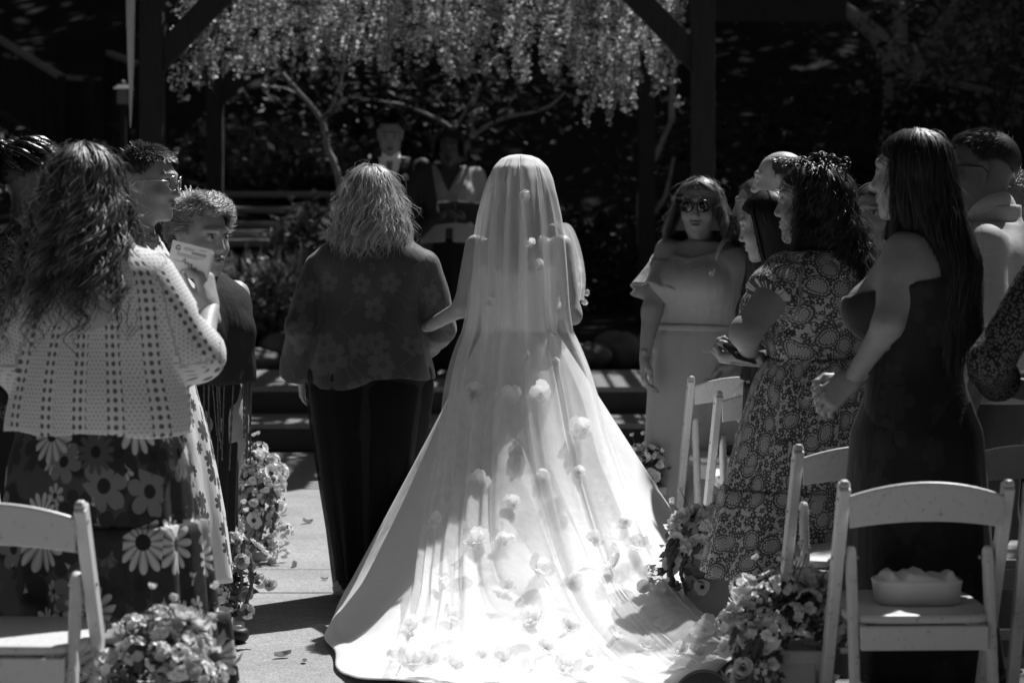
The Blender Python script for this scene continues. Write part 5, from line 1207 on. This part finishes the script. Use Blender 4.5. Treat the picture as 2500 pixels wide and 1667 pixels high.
for q in 'LR':
    sh, el = sw.J['sh' + q], sw.J['el' + q]; ax = (el - sh) / np.linalg.norm(el - sh); u = np.cross(ax, [0, 1, 0]); u /= np.linalg.norm(u); w = np.cross(ax, u); a = np.linspace(0, 2 * math.pi, 64)
    rws = [np.array(sh + ax * (.045 + .17 * t) + 0)[None] + ((.066 + .045 * t**1.2) + .014 * t * np.sin(a * 7 + t))[:, None] * (np.cos(a)[:, None] * u + np.sin(a)[:, None] * w) + (np.array([0, 0, .05]) * (np.sin(a) * .5)[:, None] * (1 - t)) for t in np.linspace(0, 1, 10)]
    o = mk('sleeve_ruffle', np.concatenate(rws), grid_faces(64, 10), M_PALEDRESS, sw.t); o.modifiers.new('thick', 'SOLIDIFY').thickness = .004
    st_ = MB(); sx_ = .125 * (1 if q == 'R' else -1); add_tube(st_, spline([(sx_ * .9, .115, 1.19), (sx_, .115, 1.28), (sx_ * 1.05, .03, 1.345), (sx_, -.09, 1.29)], 12), .009, 6); st_.build('strap', M_PALEDRESS, sw.t, True)
skirt(sw, 'dress_skirt', M_PALEDRESS, [(0, 0, .98, .19, .155), (0, 0, .93, .205, .17), (0, 0, .7, .235, .20), (0, 0, .4, .25, .22), (0, 0, .03, .29, .26)], seed=11, fold=(8, .008))
o = sw.garment('waist_seam', M_PALEDRESS, rows=[(.955, .20, .165, 0), (.985, .198, .163, 0)], inf=.006)

bm = Person(1921, 9.4, 1.68, 62, 'balding guest with thin hair behind the paisley-dress guest', male=True)
bm.head(top=1.69, yaw=12); bm.body(SK_L); short_hair(bm, H_MID, n=900, L=.022, seed=50, bald=44, hairline=30, side_len=.9)
bm.garment('shirt', M_SUIT, inf=.018, sleeves={'L': (.97, .062, .052, .045), 'R': (.97, .062, .052, .045)}, z0=.8); bm.garment('trousers', M_SUIT, rows=[(.75, .17, .125, 0), (.92, .155, .12, 0)], inf=.008, legs=(.095, .07, .065, -.01))
lb = Person(1868, 10.4, 1.60, 80, 'guest with long fair hair beside the balding guest', girth=1.1)
lb.head(top=1.60, yaw=10); lb.body(SK_L, ears=False); hair(lb, H_MID, hang=.34, n=900, seed=51, wave=.008, wfreq=9, flare=.04, lift=.08)
lb.garment('top', M_DARKFLORAL, inf=.014, sleeves={'L': (.9, .055, .05, .045), 'R': (.9, .055, .05, .045)}, z0=.8); skirt(lb, 'skirt', M_BLACK, [(0, 0, .9, .17, .15), (0, 0, .1, .2, .18)], seed=12)
dk = Person(1922, 8.6, 1.53, 70, 'guest with straight black bob leaning forward beside the paisley-dress guest', girth=1.05)
dk.head(top=1.525, yaw=0, pitch=-12, cy=.07); dk.body(SK_M, ears=False); hair(dk, H_BLACK, hang=.17, n=1100, seed=52, width=.006, flare=.0, lift=.05, fly=20, face=70, cut_jit=.05, taper_in=.02)
dk.garment('top', M_BLACK, inf=.016, sleeves={'L': (.95, .06, .05, .045), 'R': (.95, .06, .05, .045)}, z0=.75); skirt(dk, 'skirt', M_BLACK, [(0, 0, .85, .17, .15), (0, 0, .1, .2, .18)], seed=13)

pw = Person(2008, 7.55, 1.60, 58, 'guest in paisley print dress with curled hair pinned half up', girth=1.42)
pw.head(top=1.60, yaw=12, cy=.035, cx=-.005, scale=1.04); pw.aw = 1.28
pw.arm('L', pw.loc(1820, 812, 7.27), pw.loc(1832, 872, 7.50), sh=pw.loc(1925, 672, 7.40)); pw.arm('R', (.22, .10, 1.0), (.05, .28, .98))
pw.body(SK_M, ears=False, hands={'L': (pw.wdir((-.9, .35, .0)), pw.wdir((0, .2, 1)), dict(curl=.95, thumb=.9, res=.0036)), 'R': ((-.7, .5, 0), (0, 0, 1), dict(curl=.9))})
hair(pw, H_DARK, hang=.23, n=2200, seed=53, wave=.014, wfreq=11, width=.0042, flare=.05, lift=.11, fly=80, face=77, cut_jit=.2, tint=(.5, 2.4), clump=8, seg=24, back_y=.05, roof=True)
cb = MB(); rr = np.random.default_rng(9)
for k in range(46):
    a = rr.uniform(-math.pi, math.pi); th = R_(rr.uniform(0, 52)); c = np.array([math.sin(th) * math.sin(a), math.sin(th) * math.cos(a) - .2, math.cos(th)]) * RAD * 1.17 + CR; ax = rr.normal(size=3); ax /= np.linalg.norm(ax); u = np.cross(ax, rr.normal(size=3)); u /= np.linalg.norm(u); w = np.cross(ax, u)
    q = np.linspace(0, rr.uniform(5, 10), 26); R0 = rr.uniform(.010, .019); add_tube(cb, pw.hp(c + (np.cos(q)[:, None] * u + np.sin(q)[:, None] * w) * R0 * (1 - q / 16)[:, None] + ax * (q * .0022)[:, None]), .0034, 5)
nv = sum(len(v) for v in cb.V); cb.build('pinned_curls', H_DARK, pw.t, True, tint=np.full(nv, 1.5))
pw.garment('dress_top', M_PAISLEY, rows=[(z, a * 1.02, b * 1.03, c) for z, a, b, c in pw.prof[1:]], inf=.018, sleeves={'L': (.22, .078, .085, .08), 'R': (.22, .078, .085, .08)}, z0=.88, disp=folds(16, .004, 12), extra=lambda f: [f.ell((sg * .08, .14, 1.13), (.09, .08, .085), .03) for sg in (-1, 1)])
w_ = pw.wdir((-.10, 0, 0))
skirt(pw, 'dress_skirt', M_PAISLEY, [(w_[0] * q, w_[1] * q, z, a_, b_) for q, z, a_, b_ in ((0, 1.0, .20, .17), (.1, .92, .23, .20), (.35, .75, .25, .225), (.6, .6, .262, .24), (.62, .595, .268, .245), (1., .33, .29, .27))], seed=14, fold=(11, .012), n=40)
ph_ = thing('phone', 'dark phone held in hand by the paisley-dress guest', 'phone', tuple(PX(1800, 858, 7.47)), R_(20)); MB().box((0, 0, 0), (.075, .145, .009), rot(0, R_(20), R_(15))).build('phone_body', M_PHONE, ph_, bevel=.003); MB().box((0, .0, .006), (.068, .135, .002), rot(0, R_(20), R_(15))).build('screen', M_LENS, ph_)
shoes(pw, M_SHOE)

fg = Person(2143, 9.0, 1.56, 150, 'fair-haired guest glimpsed between the two long-haired guests', girth=1.0)
fg.head(top=1.56, yaw=0); fg.body(SK_L, ears=False); hair(fg, H_MID, hang=.12, n=700, seed=54, lift=.05, flare=-.01, fly=20)
fg.garment('top', M_PALEDRESS, inf=.012, z0=.8, cuts=(lambda X, Y, Z: Z - 1.26 + 0 * X + 0 * Y,)); skirt(fg, 'skirt', M_PALEDRESS, [(0, 0, .9, .16, .14), (0, 0, .1, .2, .18)], seed=15)

bl = Person(2238, 6.6, 1.66, 66, 'guest with very long straight dark hair in a dark strapless dress', girth=1.12)
bl.head(top=1.67, yaw=-6, cy=.015, scale=1.02); bl.aw = 1.1
bl.arm('L', bl.loc(2168, 792, 6.42), bl.loc(2082, 925, 6.52), sh=bl.loc(2205, 612, 6.50)); bl.arm('R', (.18, .08, 1.02), bl.loc(2070, 930, 6.62))
bl.body(SK_M, ears=False, hands={'L': (bl.wdir((-.75, .1, -.62)), bl.wdir((.2, .8, -.5)), dict(curl=.6, thumb=.7, res=.0034)), 'R': (bl.wdir((-.7, -.35, -.6)), bl.wdir((.2, -.6, .5)), dict(curl=.8, thumb=.5, res=.0036))})
hair(bl, H_DARK, hang=.47, n=1700, seed=55, wave=.006, wfreq=5, width=.006, flare=.004, lift=.035, fly=60, face=72, cut_jit=.14, tint=(.4, 1.3), clump=10, back_y=.065, front_len=.28, roof=True)
bl.garment('dress_top', M_DARKFLORAL, inf=.012, z0=.82, cuts=(lambda X, Y, Z: Z - (1.255 - .02 * Y / .1) + 0 * X,))
skirt(bl, 'dress_skirt', M_DARKFLORAL, [(0, 0, .98, .155, .125), (0, 0, .85, .20, .175), (0, 0, .6, .215, .195), (0, .0, .4, .225, .205), (0, 0, .2, .25, .23)], seed=16, fold=(8, .008))
shoes(bl, M_SHOE)
for k in range(4):
    pass

mn = Person(2420, 7.6, 1.70, 72, 'guest in sunglasses and heather grey polo shirt with cropped hair', male=True, girth=1.12)
mn.head(top=1.705, yaw=6, scale=1.06, cy=.03); mn.body(skin_mat('sun tanned skin', .14)); short_hair(mn, H_BROWN, n=2100, L=.036, seed=56, lean=(0, .8, .3), top=1.1, jit=.22, out_k=.14, hairline=54, sides=86, side_len=.2, width=.0045, tint=(.5, 2.0))
eyewear(mn, 'sunglasses', M_LENS, M_TORT, r=.023, rim=.003)
mb = MB(); mb.add(*(lambda v, f: (mn.hp(v), f))(np.array([[-.088, .002, -.032], [-.088, .006, -.034], [-.088, .004, -.028], [-.092, .004, -.031]]), np.array([[0, 1, 3], [1, 2, 3], [2, 0, 3]]))); mb.build('ear_stud', M_ACC, mn.t)
mn.garment('polo_shirt', M_POLO, inf=.022, sleeves={'L': (.42, .068, .070, .07), 'R': (.42, .068, .070, .07)}, z0=.86, disp=folds(20, .004, 9), extra=lambda f: f.cone((0, -.02, 1.40), (0, -.006, 1.46), .085, .074, .01))
mn.garment('collar', M_POLO, rows=[(1.395, .098, .094, .0), (1.435, .082, .082, -.008), (1.475, .070, .072, -.02)], inf=.003, cuts=(lambda X, Y, Z: np.where(Y > .03, .05 * (Z - 1.36) / .1 - np.abs(X), -1.) * .7,))
mn.garment('trousers', M_PANTS, rows=[(.76, .185, .14, 0), (.95, .175, .135, 0)], inf=.01, legs=(.10, .08, .075, -.01)); shoes(mn, M_DSHOE)
wh = Person(2500, 8.5, 1.57, 100, 'white-haired guest behind the grey polo shirt guest', girth=1.2)
wh.head(top=1.57, yaw=10); wh.body(SK_M, old=True); short_hair(wh, H_WHITE, n=1300, L=.06, seed=57, curl=.008, lift=.07, hairline=52, side_len=.7)
wh.garment('top', M_CAPE, inf=.02, sleeves={'L': (.9, .06, .055, .05), 'R': (.9, .06, .055, .05)}, z0=.8); skirt(wh, 'skirt', M_BLACK, [(0, 0, .9, .19, .16), (0, 0, .1, .2, .18)], seed=17)
ps = Person(2675, 6.5, 1.64, 40, 'guest in dark ditsy-print shirt with hands folded, at the end of the nearest row', girth=1.15)
ps.head(top=1.66); ps.arm('L', ps.loc(2418, 890, 6.42), ps.loc(2440, 940, 6.60), sh=ps.loc(2555, 660, 6.45)); ps.arm('R', (.2, .1, 1.0), ps.loc(2480, 925, 6.7))
ps.body(SK_T, ears=False, hands={'L': (ps.wdir((.9, .2, -.15)), ps.wdir((0, .6, .6)), dict(curl=.6)), 'R': (ps.wdir((-.9, -.1, -.2)), ps.wdir((0, -.3, .6)), dict(curl=.6))})
hair(ps, H_BROWN, hang=.2, n=700, seed=58); ps.garment('shirt', M_DITSY, inf=.022, sleeves={'L': (.93, .064, .060, .054), 'R': (.93, .064, .060, .054)}, z0=.80, disp=folds(24, .005, 11))
skirt(ps, 'trousers', M_BLACK, [(0, 0, .9, .19, .16), (0, 0, .4, .19, .17), (0, 0, .05, .17, .16)], seed=18)

# ------------------------------------------------------------------ white folding chairs
M_CHAIR = mat('white painted resin', lambda n: n.math('MULTIPLY', .60, n.ramp(n.noise(n.coord('Object'), 55., 5., .7), .28, .44, .5, 1.)), .45, .4, bump=(35., .08))
M_BOLT = mat('steel bolt', .25, .35, .5, metal=.8)
def chair_parts():
    P = []
    def add(name, mb, m=M_CHAIR): P.append((name, mesh_data(name, np.concatenate(mb.V), [np.concatenate(mb.Q)] + ([np.concatenate(mb.T)] if mb.T else []), m, False)))
    for sg in (-1, 1):
        x = sg * .203; mb = MB(); mb.bar((x, 0.0, .775), (x, .40, .0), .028, .042, (0, 1, 0)); mb.box((x, -.004, .782), (.027, .036, .016), None, .6); add('front_leg', mb)
        f = SDF((-.03, -.12, -.02), (.03, .2, .68), .008); f.cone((0, .088, .592), (0, -.02, -.02), .024, .022, .0); f.cut(lambda X, Y, Z: np.maximum(np.abs(X) - .012, -Z) + 0 * Y); V, Q = f.mesh(); mb = MB(); mb.add(V + np.array([sg * .172, 0, 0]), Q); add('rear_leg', mb)
        mb = MB(); add_tube(mb, [(sg * .22, .095, .585), (sg * .15, .095, .585)], .006, 8); add('bolt', mb, M_BOLT)
        mb = MB(); add_tube(mb, [(sg * .219, .008, .74), (sg * .216, .008, .74)], .006, 8); add('bolt', mb, M_BOLT)
    u = np.linspace(-1, 1, 17); V = []
    for k, x in enumerate(u):
        a = 1 - x * x; zb = .672 + .020 * a; zt_ = .752 + .036 * a; y = -.004 - .030 * a
        V += [[x * .19, y - .008, zb], [x * .19, y - .008, zt_ - .004], [x * .19, y - .004, zt_], [x * .19, y + .004, zt_], [x * .19, y + .008, zt_ - .004], [x * .19, y + .008, zb]]
    F = grid_faces(6, 17, True); mb = MB(); mb.add(V, F[:, ::-1]); mb.add(np.array(V)[:6], [[0, 1, 4, 5], [1, 2, 3, 4]]); mb.add(np.array(V)[-6:], [[0, 5, 4, 1], [1, 4, 3, 2]]); add('top_rail', mb)
    mb = MB(); a = np.linspace(0, 2 * math.pi, 41)[:-1]; ex = np.sign(np.cos(a)) * np.abs(np.cos(a))**.35; ey = np.sign(np.sin(a)) * np.abs(np.sin(a))**.35
    rw = []
    for z, k in ((.428, .97), (.430, 1.0), (.446, 1.0), (.451, .975)): rw.append(np.stack([ex * .185 * k, .225 + ey * .195 * k, 0 * a + z + .012 * (.225 + ey * .195)], 1))
    mb.add(np.concatenate(rw), grid_faces(40, 4, True)); c = np.array([[0, .225, .4535], [0, .225, .430]]); n0 = mb.n
    mb.V.append(c); mb.n += 2; mb.T.append(np.array([[n0, 120 + i, 120 + (i + 1) % 40] for i in range(40)])); mb.T.append(np.array([[n0 + 1, (i + 1) % 40, i] for i in range(40)])); add('seat', mb)
    mb = MB(); mb.box((0, .028, .396), (.318, .018, .060)); add('apron', mb)
    for sg in (-1, 1): mb = MB(); mb.bar((sg * .150, .04, .412), (sg * .150, .40, .416), .018, .034); add('side_rail', mb)
    mb = MB(); mb.bar((-.172, .004, .16), (.172, .004, .16), .016, .032); add('stretcher', mb)
    mb = MB(); mb.bar((-.203, .30, .19), (.203, .30, .19), .016, .032); add('stretcher', mb)
    return P
CH = chair_parts()
def chair(x, y, yaw, label):
    t = thing('folding_chair', label, 'chair', (x, y, 0), R_(yaw), 'white folding chairs beside the aisle')
    for n_, me in CH: o = link(n_, me, t); o.modifiers.new('bevel', 'BEVEL').width = .003; o.modifiers['bevel'].limit_method = 'ANGLE'
ZC = .785
def rowd(py): return F_PX * (CAMZ - ZC) / (py - HY)
chair(1.020, 5.95, 2, 'white folding chair with a white oval tub on its seat')
chair(1.475, 5.93, -3, 'white folding chair next to the one holding the oval tub, by the ditsy-print guest')
chair(1.020, 6.91, 4, 'white folding chair behind the dark strapless dress, facing the paisley-dress guest')
chair(1.480, 6.93, 1, 'white folding chair between the dark strapless dress and the grey trousers')
chair(1.030, 7.95, 3, 'white folding chair hidden behind the paisley dress hem')
chair(.975, 9.06, 6, 'empty white folding chair beside the paisley dress skirt, second from the pale dress')
chair(.935, 9.90, 6, 'white folding chair with a dark book on its seat, nearest the pale dress')
chair(1.44, 9.06, 4, 'white folding chair hidden beyond the paisley-dress guest')
chair(-1.185, 5.52, -3, 'white folding chair behind the big flower skirt, on the aisle')
chair(-1.60, 6.46, -2, 'white folding chair half hidden by the big flower skirt')
chair(-1.42, 7.65, -4, 'white folding chair beside the sprig-print dress')
chair(-1.62, 9.6, -4, 'white folding chair beyond the elderly guest in the dark cape')

# oval tub, book, dark rounded bag
tb = thing('oval_tub', 'white oval moulded tub with a wavy top resting on a chair seat', 'tub', (XP(2238, 6.17), 6.17, .4545))
M_TUB = mat('white moulded plastic', .66, .4, .4)
a = np.linspace(0, 2 * math.pi, 61)[:-1]; rw = []
for z, k, wv_ in ((0, .90, 0), (.004, .95, 0), (.05, 1.0, 0), (.056, 1.02, 0), (.060, 1.0, .2)): rw.append(np.stack([np.sign(np.cos(a)) * np.abs(np.cos(a))**.6 * .112 * k, np.sign(np.sin(a)) * np.abs(np.sin(a))**.6 * .07 * k, 0 * a + z], 1))
mk('tub_wall', np.concatenate(rw), grid_faces(60, 5, True), M_TUB, tb)
gxx, gyy = np.meshgrid(np.linspace(-1, 1, 49), np.linspace(-1, 1, 25)); rad = np.sqrt(gxx**2 + gyy**2); e = np.clip(1 - rad**6, 0, 1); q = np.maximum(rad, 1e-6); mxn = np.maximum(np.abs(gxx), np.abs(gyy)); gx2, gy2 = gxx / q * mxn, gyy / q * mxn; gx2 = np.sign(gx2) * np.abs(gx2 / np.maximum(mxn, 1e-6))**.6 * mxn; gy2 = np.sign(gy2) * np.abs(gy2 / np.maximum(mxn, 1e-6))**.6 * mxn; e = np.clip((1 - mxn) * 6, 0, 1)
zz = .057 + e * (.010 + .014 * np.maximum(0, np.sin(8.5 * gx2 + 1.2)) + .012 * np.exp(-((gx2 + .25) / .12)**2) + .004 * np.sin(13 * gx2 + 3 * gy2))
mk('wavy_top', np.stack([gx2 * .109, gy2 * .068, zz], -1).reshape(-1, 3), grid_faces(49, 25), M_TUB, tb)
bo = thing('book', 'dark closed book lying on the seat of a folding chair', 'book', (.93, 10.12, .456), R_(8)); MB().box((0, 0, .012), (.17, .23, .022)).build('cover', M_DSHOE, bo, bevel=.003); MB().box((.003, 0, .0125), (.168, .222, .017)).build('page_block', M_SHIRT, bo)
bg_ = thing('round_bag', 'dark rounded bag with a piped rim on the ground by the train', 'bag', (XP(1718, 6.85), 6.85, 0))
f = SDF((-.14, -.1, -.01), (.14, .1, .2), .007); f.ell((0, 0, .02), (.098, .05, .130), .01); f.cut(lambda X, Y, Z: .003 - Z + 0 * X + 0 * Y); V, Q = f.mesh(); mk('bag_body', V, Q, mat('slate leather', .10, .45, .4, var=.2, vscale=20), bg_)
a = np.linspace(0, math.pi, 25); mb = MB(); add_tube(mb, np.stack([np.cos(a) * .100, 0 * a - .004, .02 + np.sin(a) * .132], 1), .005, 7); mb.build('piping', mat('worn piping', .18, .5, .4), bg_, True)
f = SDF((-.14, -.12, -.01), (.14, .05, .2), .007); f.ell((0, -.03, .0), (.088, .04, .095), .0); f.cut(lambda X, Y, Z: .003 - Z + 0 * X + 0 * Y); V, Q = f.mesh(); mk('bag_pocket', V, Q, M_DSHOE, bg_)

# ------------------------------------------------------------------ aisle flowers on white plinths
M_PLINTH = mat('white plaster plinth', .5, .7, .25, var=.15, vscale=8, bump=(30., .15))
M_BLOOM = mat('cream silk petal', .86, .55, .3, trans=.25, tint=True); M_LEAFS = mat('silk foliage', .11, .5, .35, trans=.2, tint=True); M_AMA = mat('trailing amaranth', .10, .8, .2)
def bloom_mesh(kind, seed):
    rr = np.random.default_rng(seed)
    if kind == 'daisy':
        V, F = petal_flower(rr, 11, .038, .15, 1); t = np.full(len(V), 1.1); c, fq = SDF((-.02,) * 3, (.02,) * 3, .004).ell((0, 0, .004), (.011, .011, .009), 0).mesh(); return mesh_data('bloom', np.concatenate([V, c]), np.concatenate([F, fq + len(V)]), M_BLOOM, tint=np.concatenate([t, np.full(len(c), .08)]))
    if kind == 'cluster':
        Vs = []; Fs = []; n0 = 0; Ts = []
        for k in range(16):
            u = rr.normal(size=3); u[2] = abs(u[2]) * .8 + .1; u /= np.linalg.norm(u); V, F = petal_flower(rr, 4, .014, .25, 1); q = Vector(u).to_track_quat('Z', 'Y').to_matrix(); V = V @ np.array(q).T + u * .030; Vs.append(V); Fs.append(F + n0); n0 += len(V); Ts.append(np.full(len(V), rr.uniform(.7, 1.15)))
        return mesh_data('bloom', np.concatenate(Vs), np.concatenate(Fs), M_BLOOM, tint=np.concatenate(Ts))
    V, F = petal_flower(rr, 6, .034, .75, 3); return mesh_data('bloom', V, F, M_BLOOM, tint=np.full(len(V), rr.uniform(.75, 1.1)))
BL = [bloom_mesh(k, i) for i, k in enumerate(('cluster', 'rose', 'daisy', 'cluster', 'rose', 'cluster', 'daisy', 'rose'))]
mbud = MB(); Vb, Fb = petal_flower(np.random.default_rng(5), 6, .012, .9, 2); BUD = mesh_data('bud', Vb, Fb, M_BLOOM, tint=np.full(len(Vb), .9))
def arrangement(px, d, side, label, seed, hz=.30, size=1.0, nb=62):
    """side: +1 spills to the right, -1 to the left"""
    rr = np.random.default_rng(seed); x = XP(px, d); t = thing('flower_plinth', label, 'flowers', (x, d, 0), 0, 'flower plinths along the aisle'); w = .15
    pl = MB(); pl.box((0, .02, hz / 2 + .01), (w, w, hz - .03)); pl.build('plinth_shaft', M_PLINTH, t, bevel=.004)
    MB().box((0, .02, hz), (w + .05, w + .05, .035)).build('plinth_cap', M_PLINTH, t, bevel=.006); MB().box((0, .02, .02), (w + .06, w + .06, .04)).build('plinth_foot', M_PLINTH, t, bevel=.006)
    base = np.array([0, 0, hz + .03]); C = []
    for k in range(nb):
        if k < nb * .62:
            u = rr.normal(size=3); u[2] = abs(u[2]); u /= np.linalg.norm(u); p = base + u * np.array([.135, .12, .15]) * size * rr.uniform(.8, 1.08)
        else:
            s_ = rr.uniform(0, 1); u = np.array([side * (.3 + .2 * rr.normal()), -.75 + .3 * rr.normal(), .25]); u /= np.linalg.norm(u); p = base + np.array([side * (.07 + .055 * s_) + rr.normal() * .045, -.075 - .05 * s_ + rr.normal() * .03, .05 - .30 * s_ * size])
        C.append(p); me = BL[rr.integers(0, 8) if k % 3 else 0]
        link('bloom', me, t, loc=tuple(p), rot=tuple(Vector(u).to_track_quat('Z', 'Y').to_euler()), scale=float(rr.uniform(.75, 1.2) * (1 if p[2] > hz else .8)))
    C = np.array(C); k = rr.integers(0, len(C), 420); P = base + (C[k] - base) * .82 + rr.normal(size=(420, 3)) * .024; V, F, tt = leaf_mesh(P, .045, (.5, 1.5), .3, .5, rr); o = mk('foliage', V, F, M_LEAFS, t, False, tint=tt); o['kind'] = 'stuff'
    for q in range(6):
        a = rr.uniform(-.8, .8); e = base + np.array([math.sin(a) * .17, -.02 + rr.normal() * .05, .15 + .09 * rr.uniform()]) * np.array([1, 1, size]); mb = MB(); add_tube(mb, spline([base + [0, 0, .03], (base + e) / 2 + rr.normal(size=3) * .015, e], 8), .0015, 5); mb.build('stem', M_STEM, t, True); link('bud', BUD, t, loc=tuple(e), rot=(rr.normal() * .4, rr.normal() * .4, 0), scale=1.1)
    for q in range(4):
        x0 = side * (.05 + .045 * q * .6) + rr.normal() * .02; L = rr.uniform(.7, 1.0); z = np.linspace(0, 1, 40); p = np.stack([x0 + side * .02 * z + .012 * np.sin(z * 9 + q), -.09 - .05 * np.sqrt(z) + .01 * np.cos(z * 7 + q), hz + .08 - L * (hz + .02) * z**1.2], 1)
        mb = MB(); add_tube(mb, p, .007 * (1 - .6 * z) + .0035 * np.abs(np.sin(np.arange(40) * 2.1)), 7); mb.build('trailing_tassel', M_AMA, t, True)
arrangement(402, 5.72, 1, 'cream silk flowers on a plinth at the foot of the big flower skirt', 1, .30, 1.05)
arrangement(512, 8.25, 1, 'flower plinth half hidden behind the flower skirt, trailing tassels to the paving', 2, .27, .85)
arrangement(598, 10.2, 1, 'flower plinth beside the sprig-print dress hem with blooms spilling to the aisle', 3, .27, 1.15, 80)
arrangement(1588, 10.3, -1, 'shaded flower plinth below the pale dress beside the book chair', 4, .28, .9)
arrangement(1722, 8.25, -1, 'flower plinth beside the paisley dress hem and the gown', 5, .27, .9)
arrangement(1915, 6.32, -1, 'flower plinth with a dark-eyed daisy beside the chair with the oval tub', 6, .30, 1.1, 74)

# fallen leaves on the paving
V, F, t_ = leaf_mesh(np.zeros((1, 3)), .055, (1, 1), 0, .5, np.random.default_rng(3)); M_DRY = mat('dry leaf', .30, .7, .25, trans=.2)
gl = np.linspace(-1, 1, 7); U, W = np.meshgrid(gl, np.linspace(-1, 1, 5)); wid = (1 - U**2)**.7; LV = np.stack([U * .03, W * wid * .015, .012 * W**2 + .008 * U**2], -1).reshape(-1, 3); LM = mesh_data('fallen_leaf', LV, grid_faces(7, 5), M_DRY)
for k, (a, b) in enumerate([(692, 1262), (750, 1278), (802, 1280), (722, 1384), (792, 1417), (858, 1462), (648, 1432), (856, 1490), (620, 1388), (690, 1605), (742, 1618), (780, 1575), (700, 1330)]):
    d = F_PX * CAMZ / (b - HY); rr = np.random.default_rng(k); o = link('fallen_leaf', LM, loc=(XP(a, d), d, .004), rot=(rr.normal() * .25, rr.normal() * .25, rr.uniform(0, 6)), scale=rr.uniform(.5, 1.15)); tag(o, 'dry curled leaf lying on the concrete aisle', 'leaf', 'fallen leaves on the aisle')
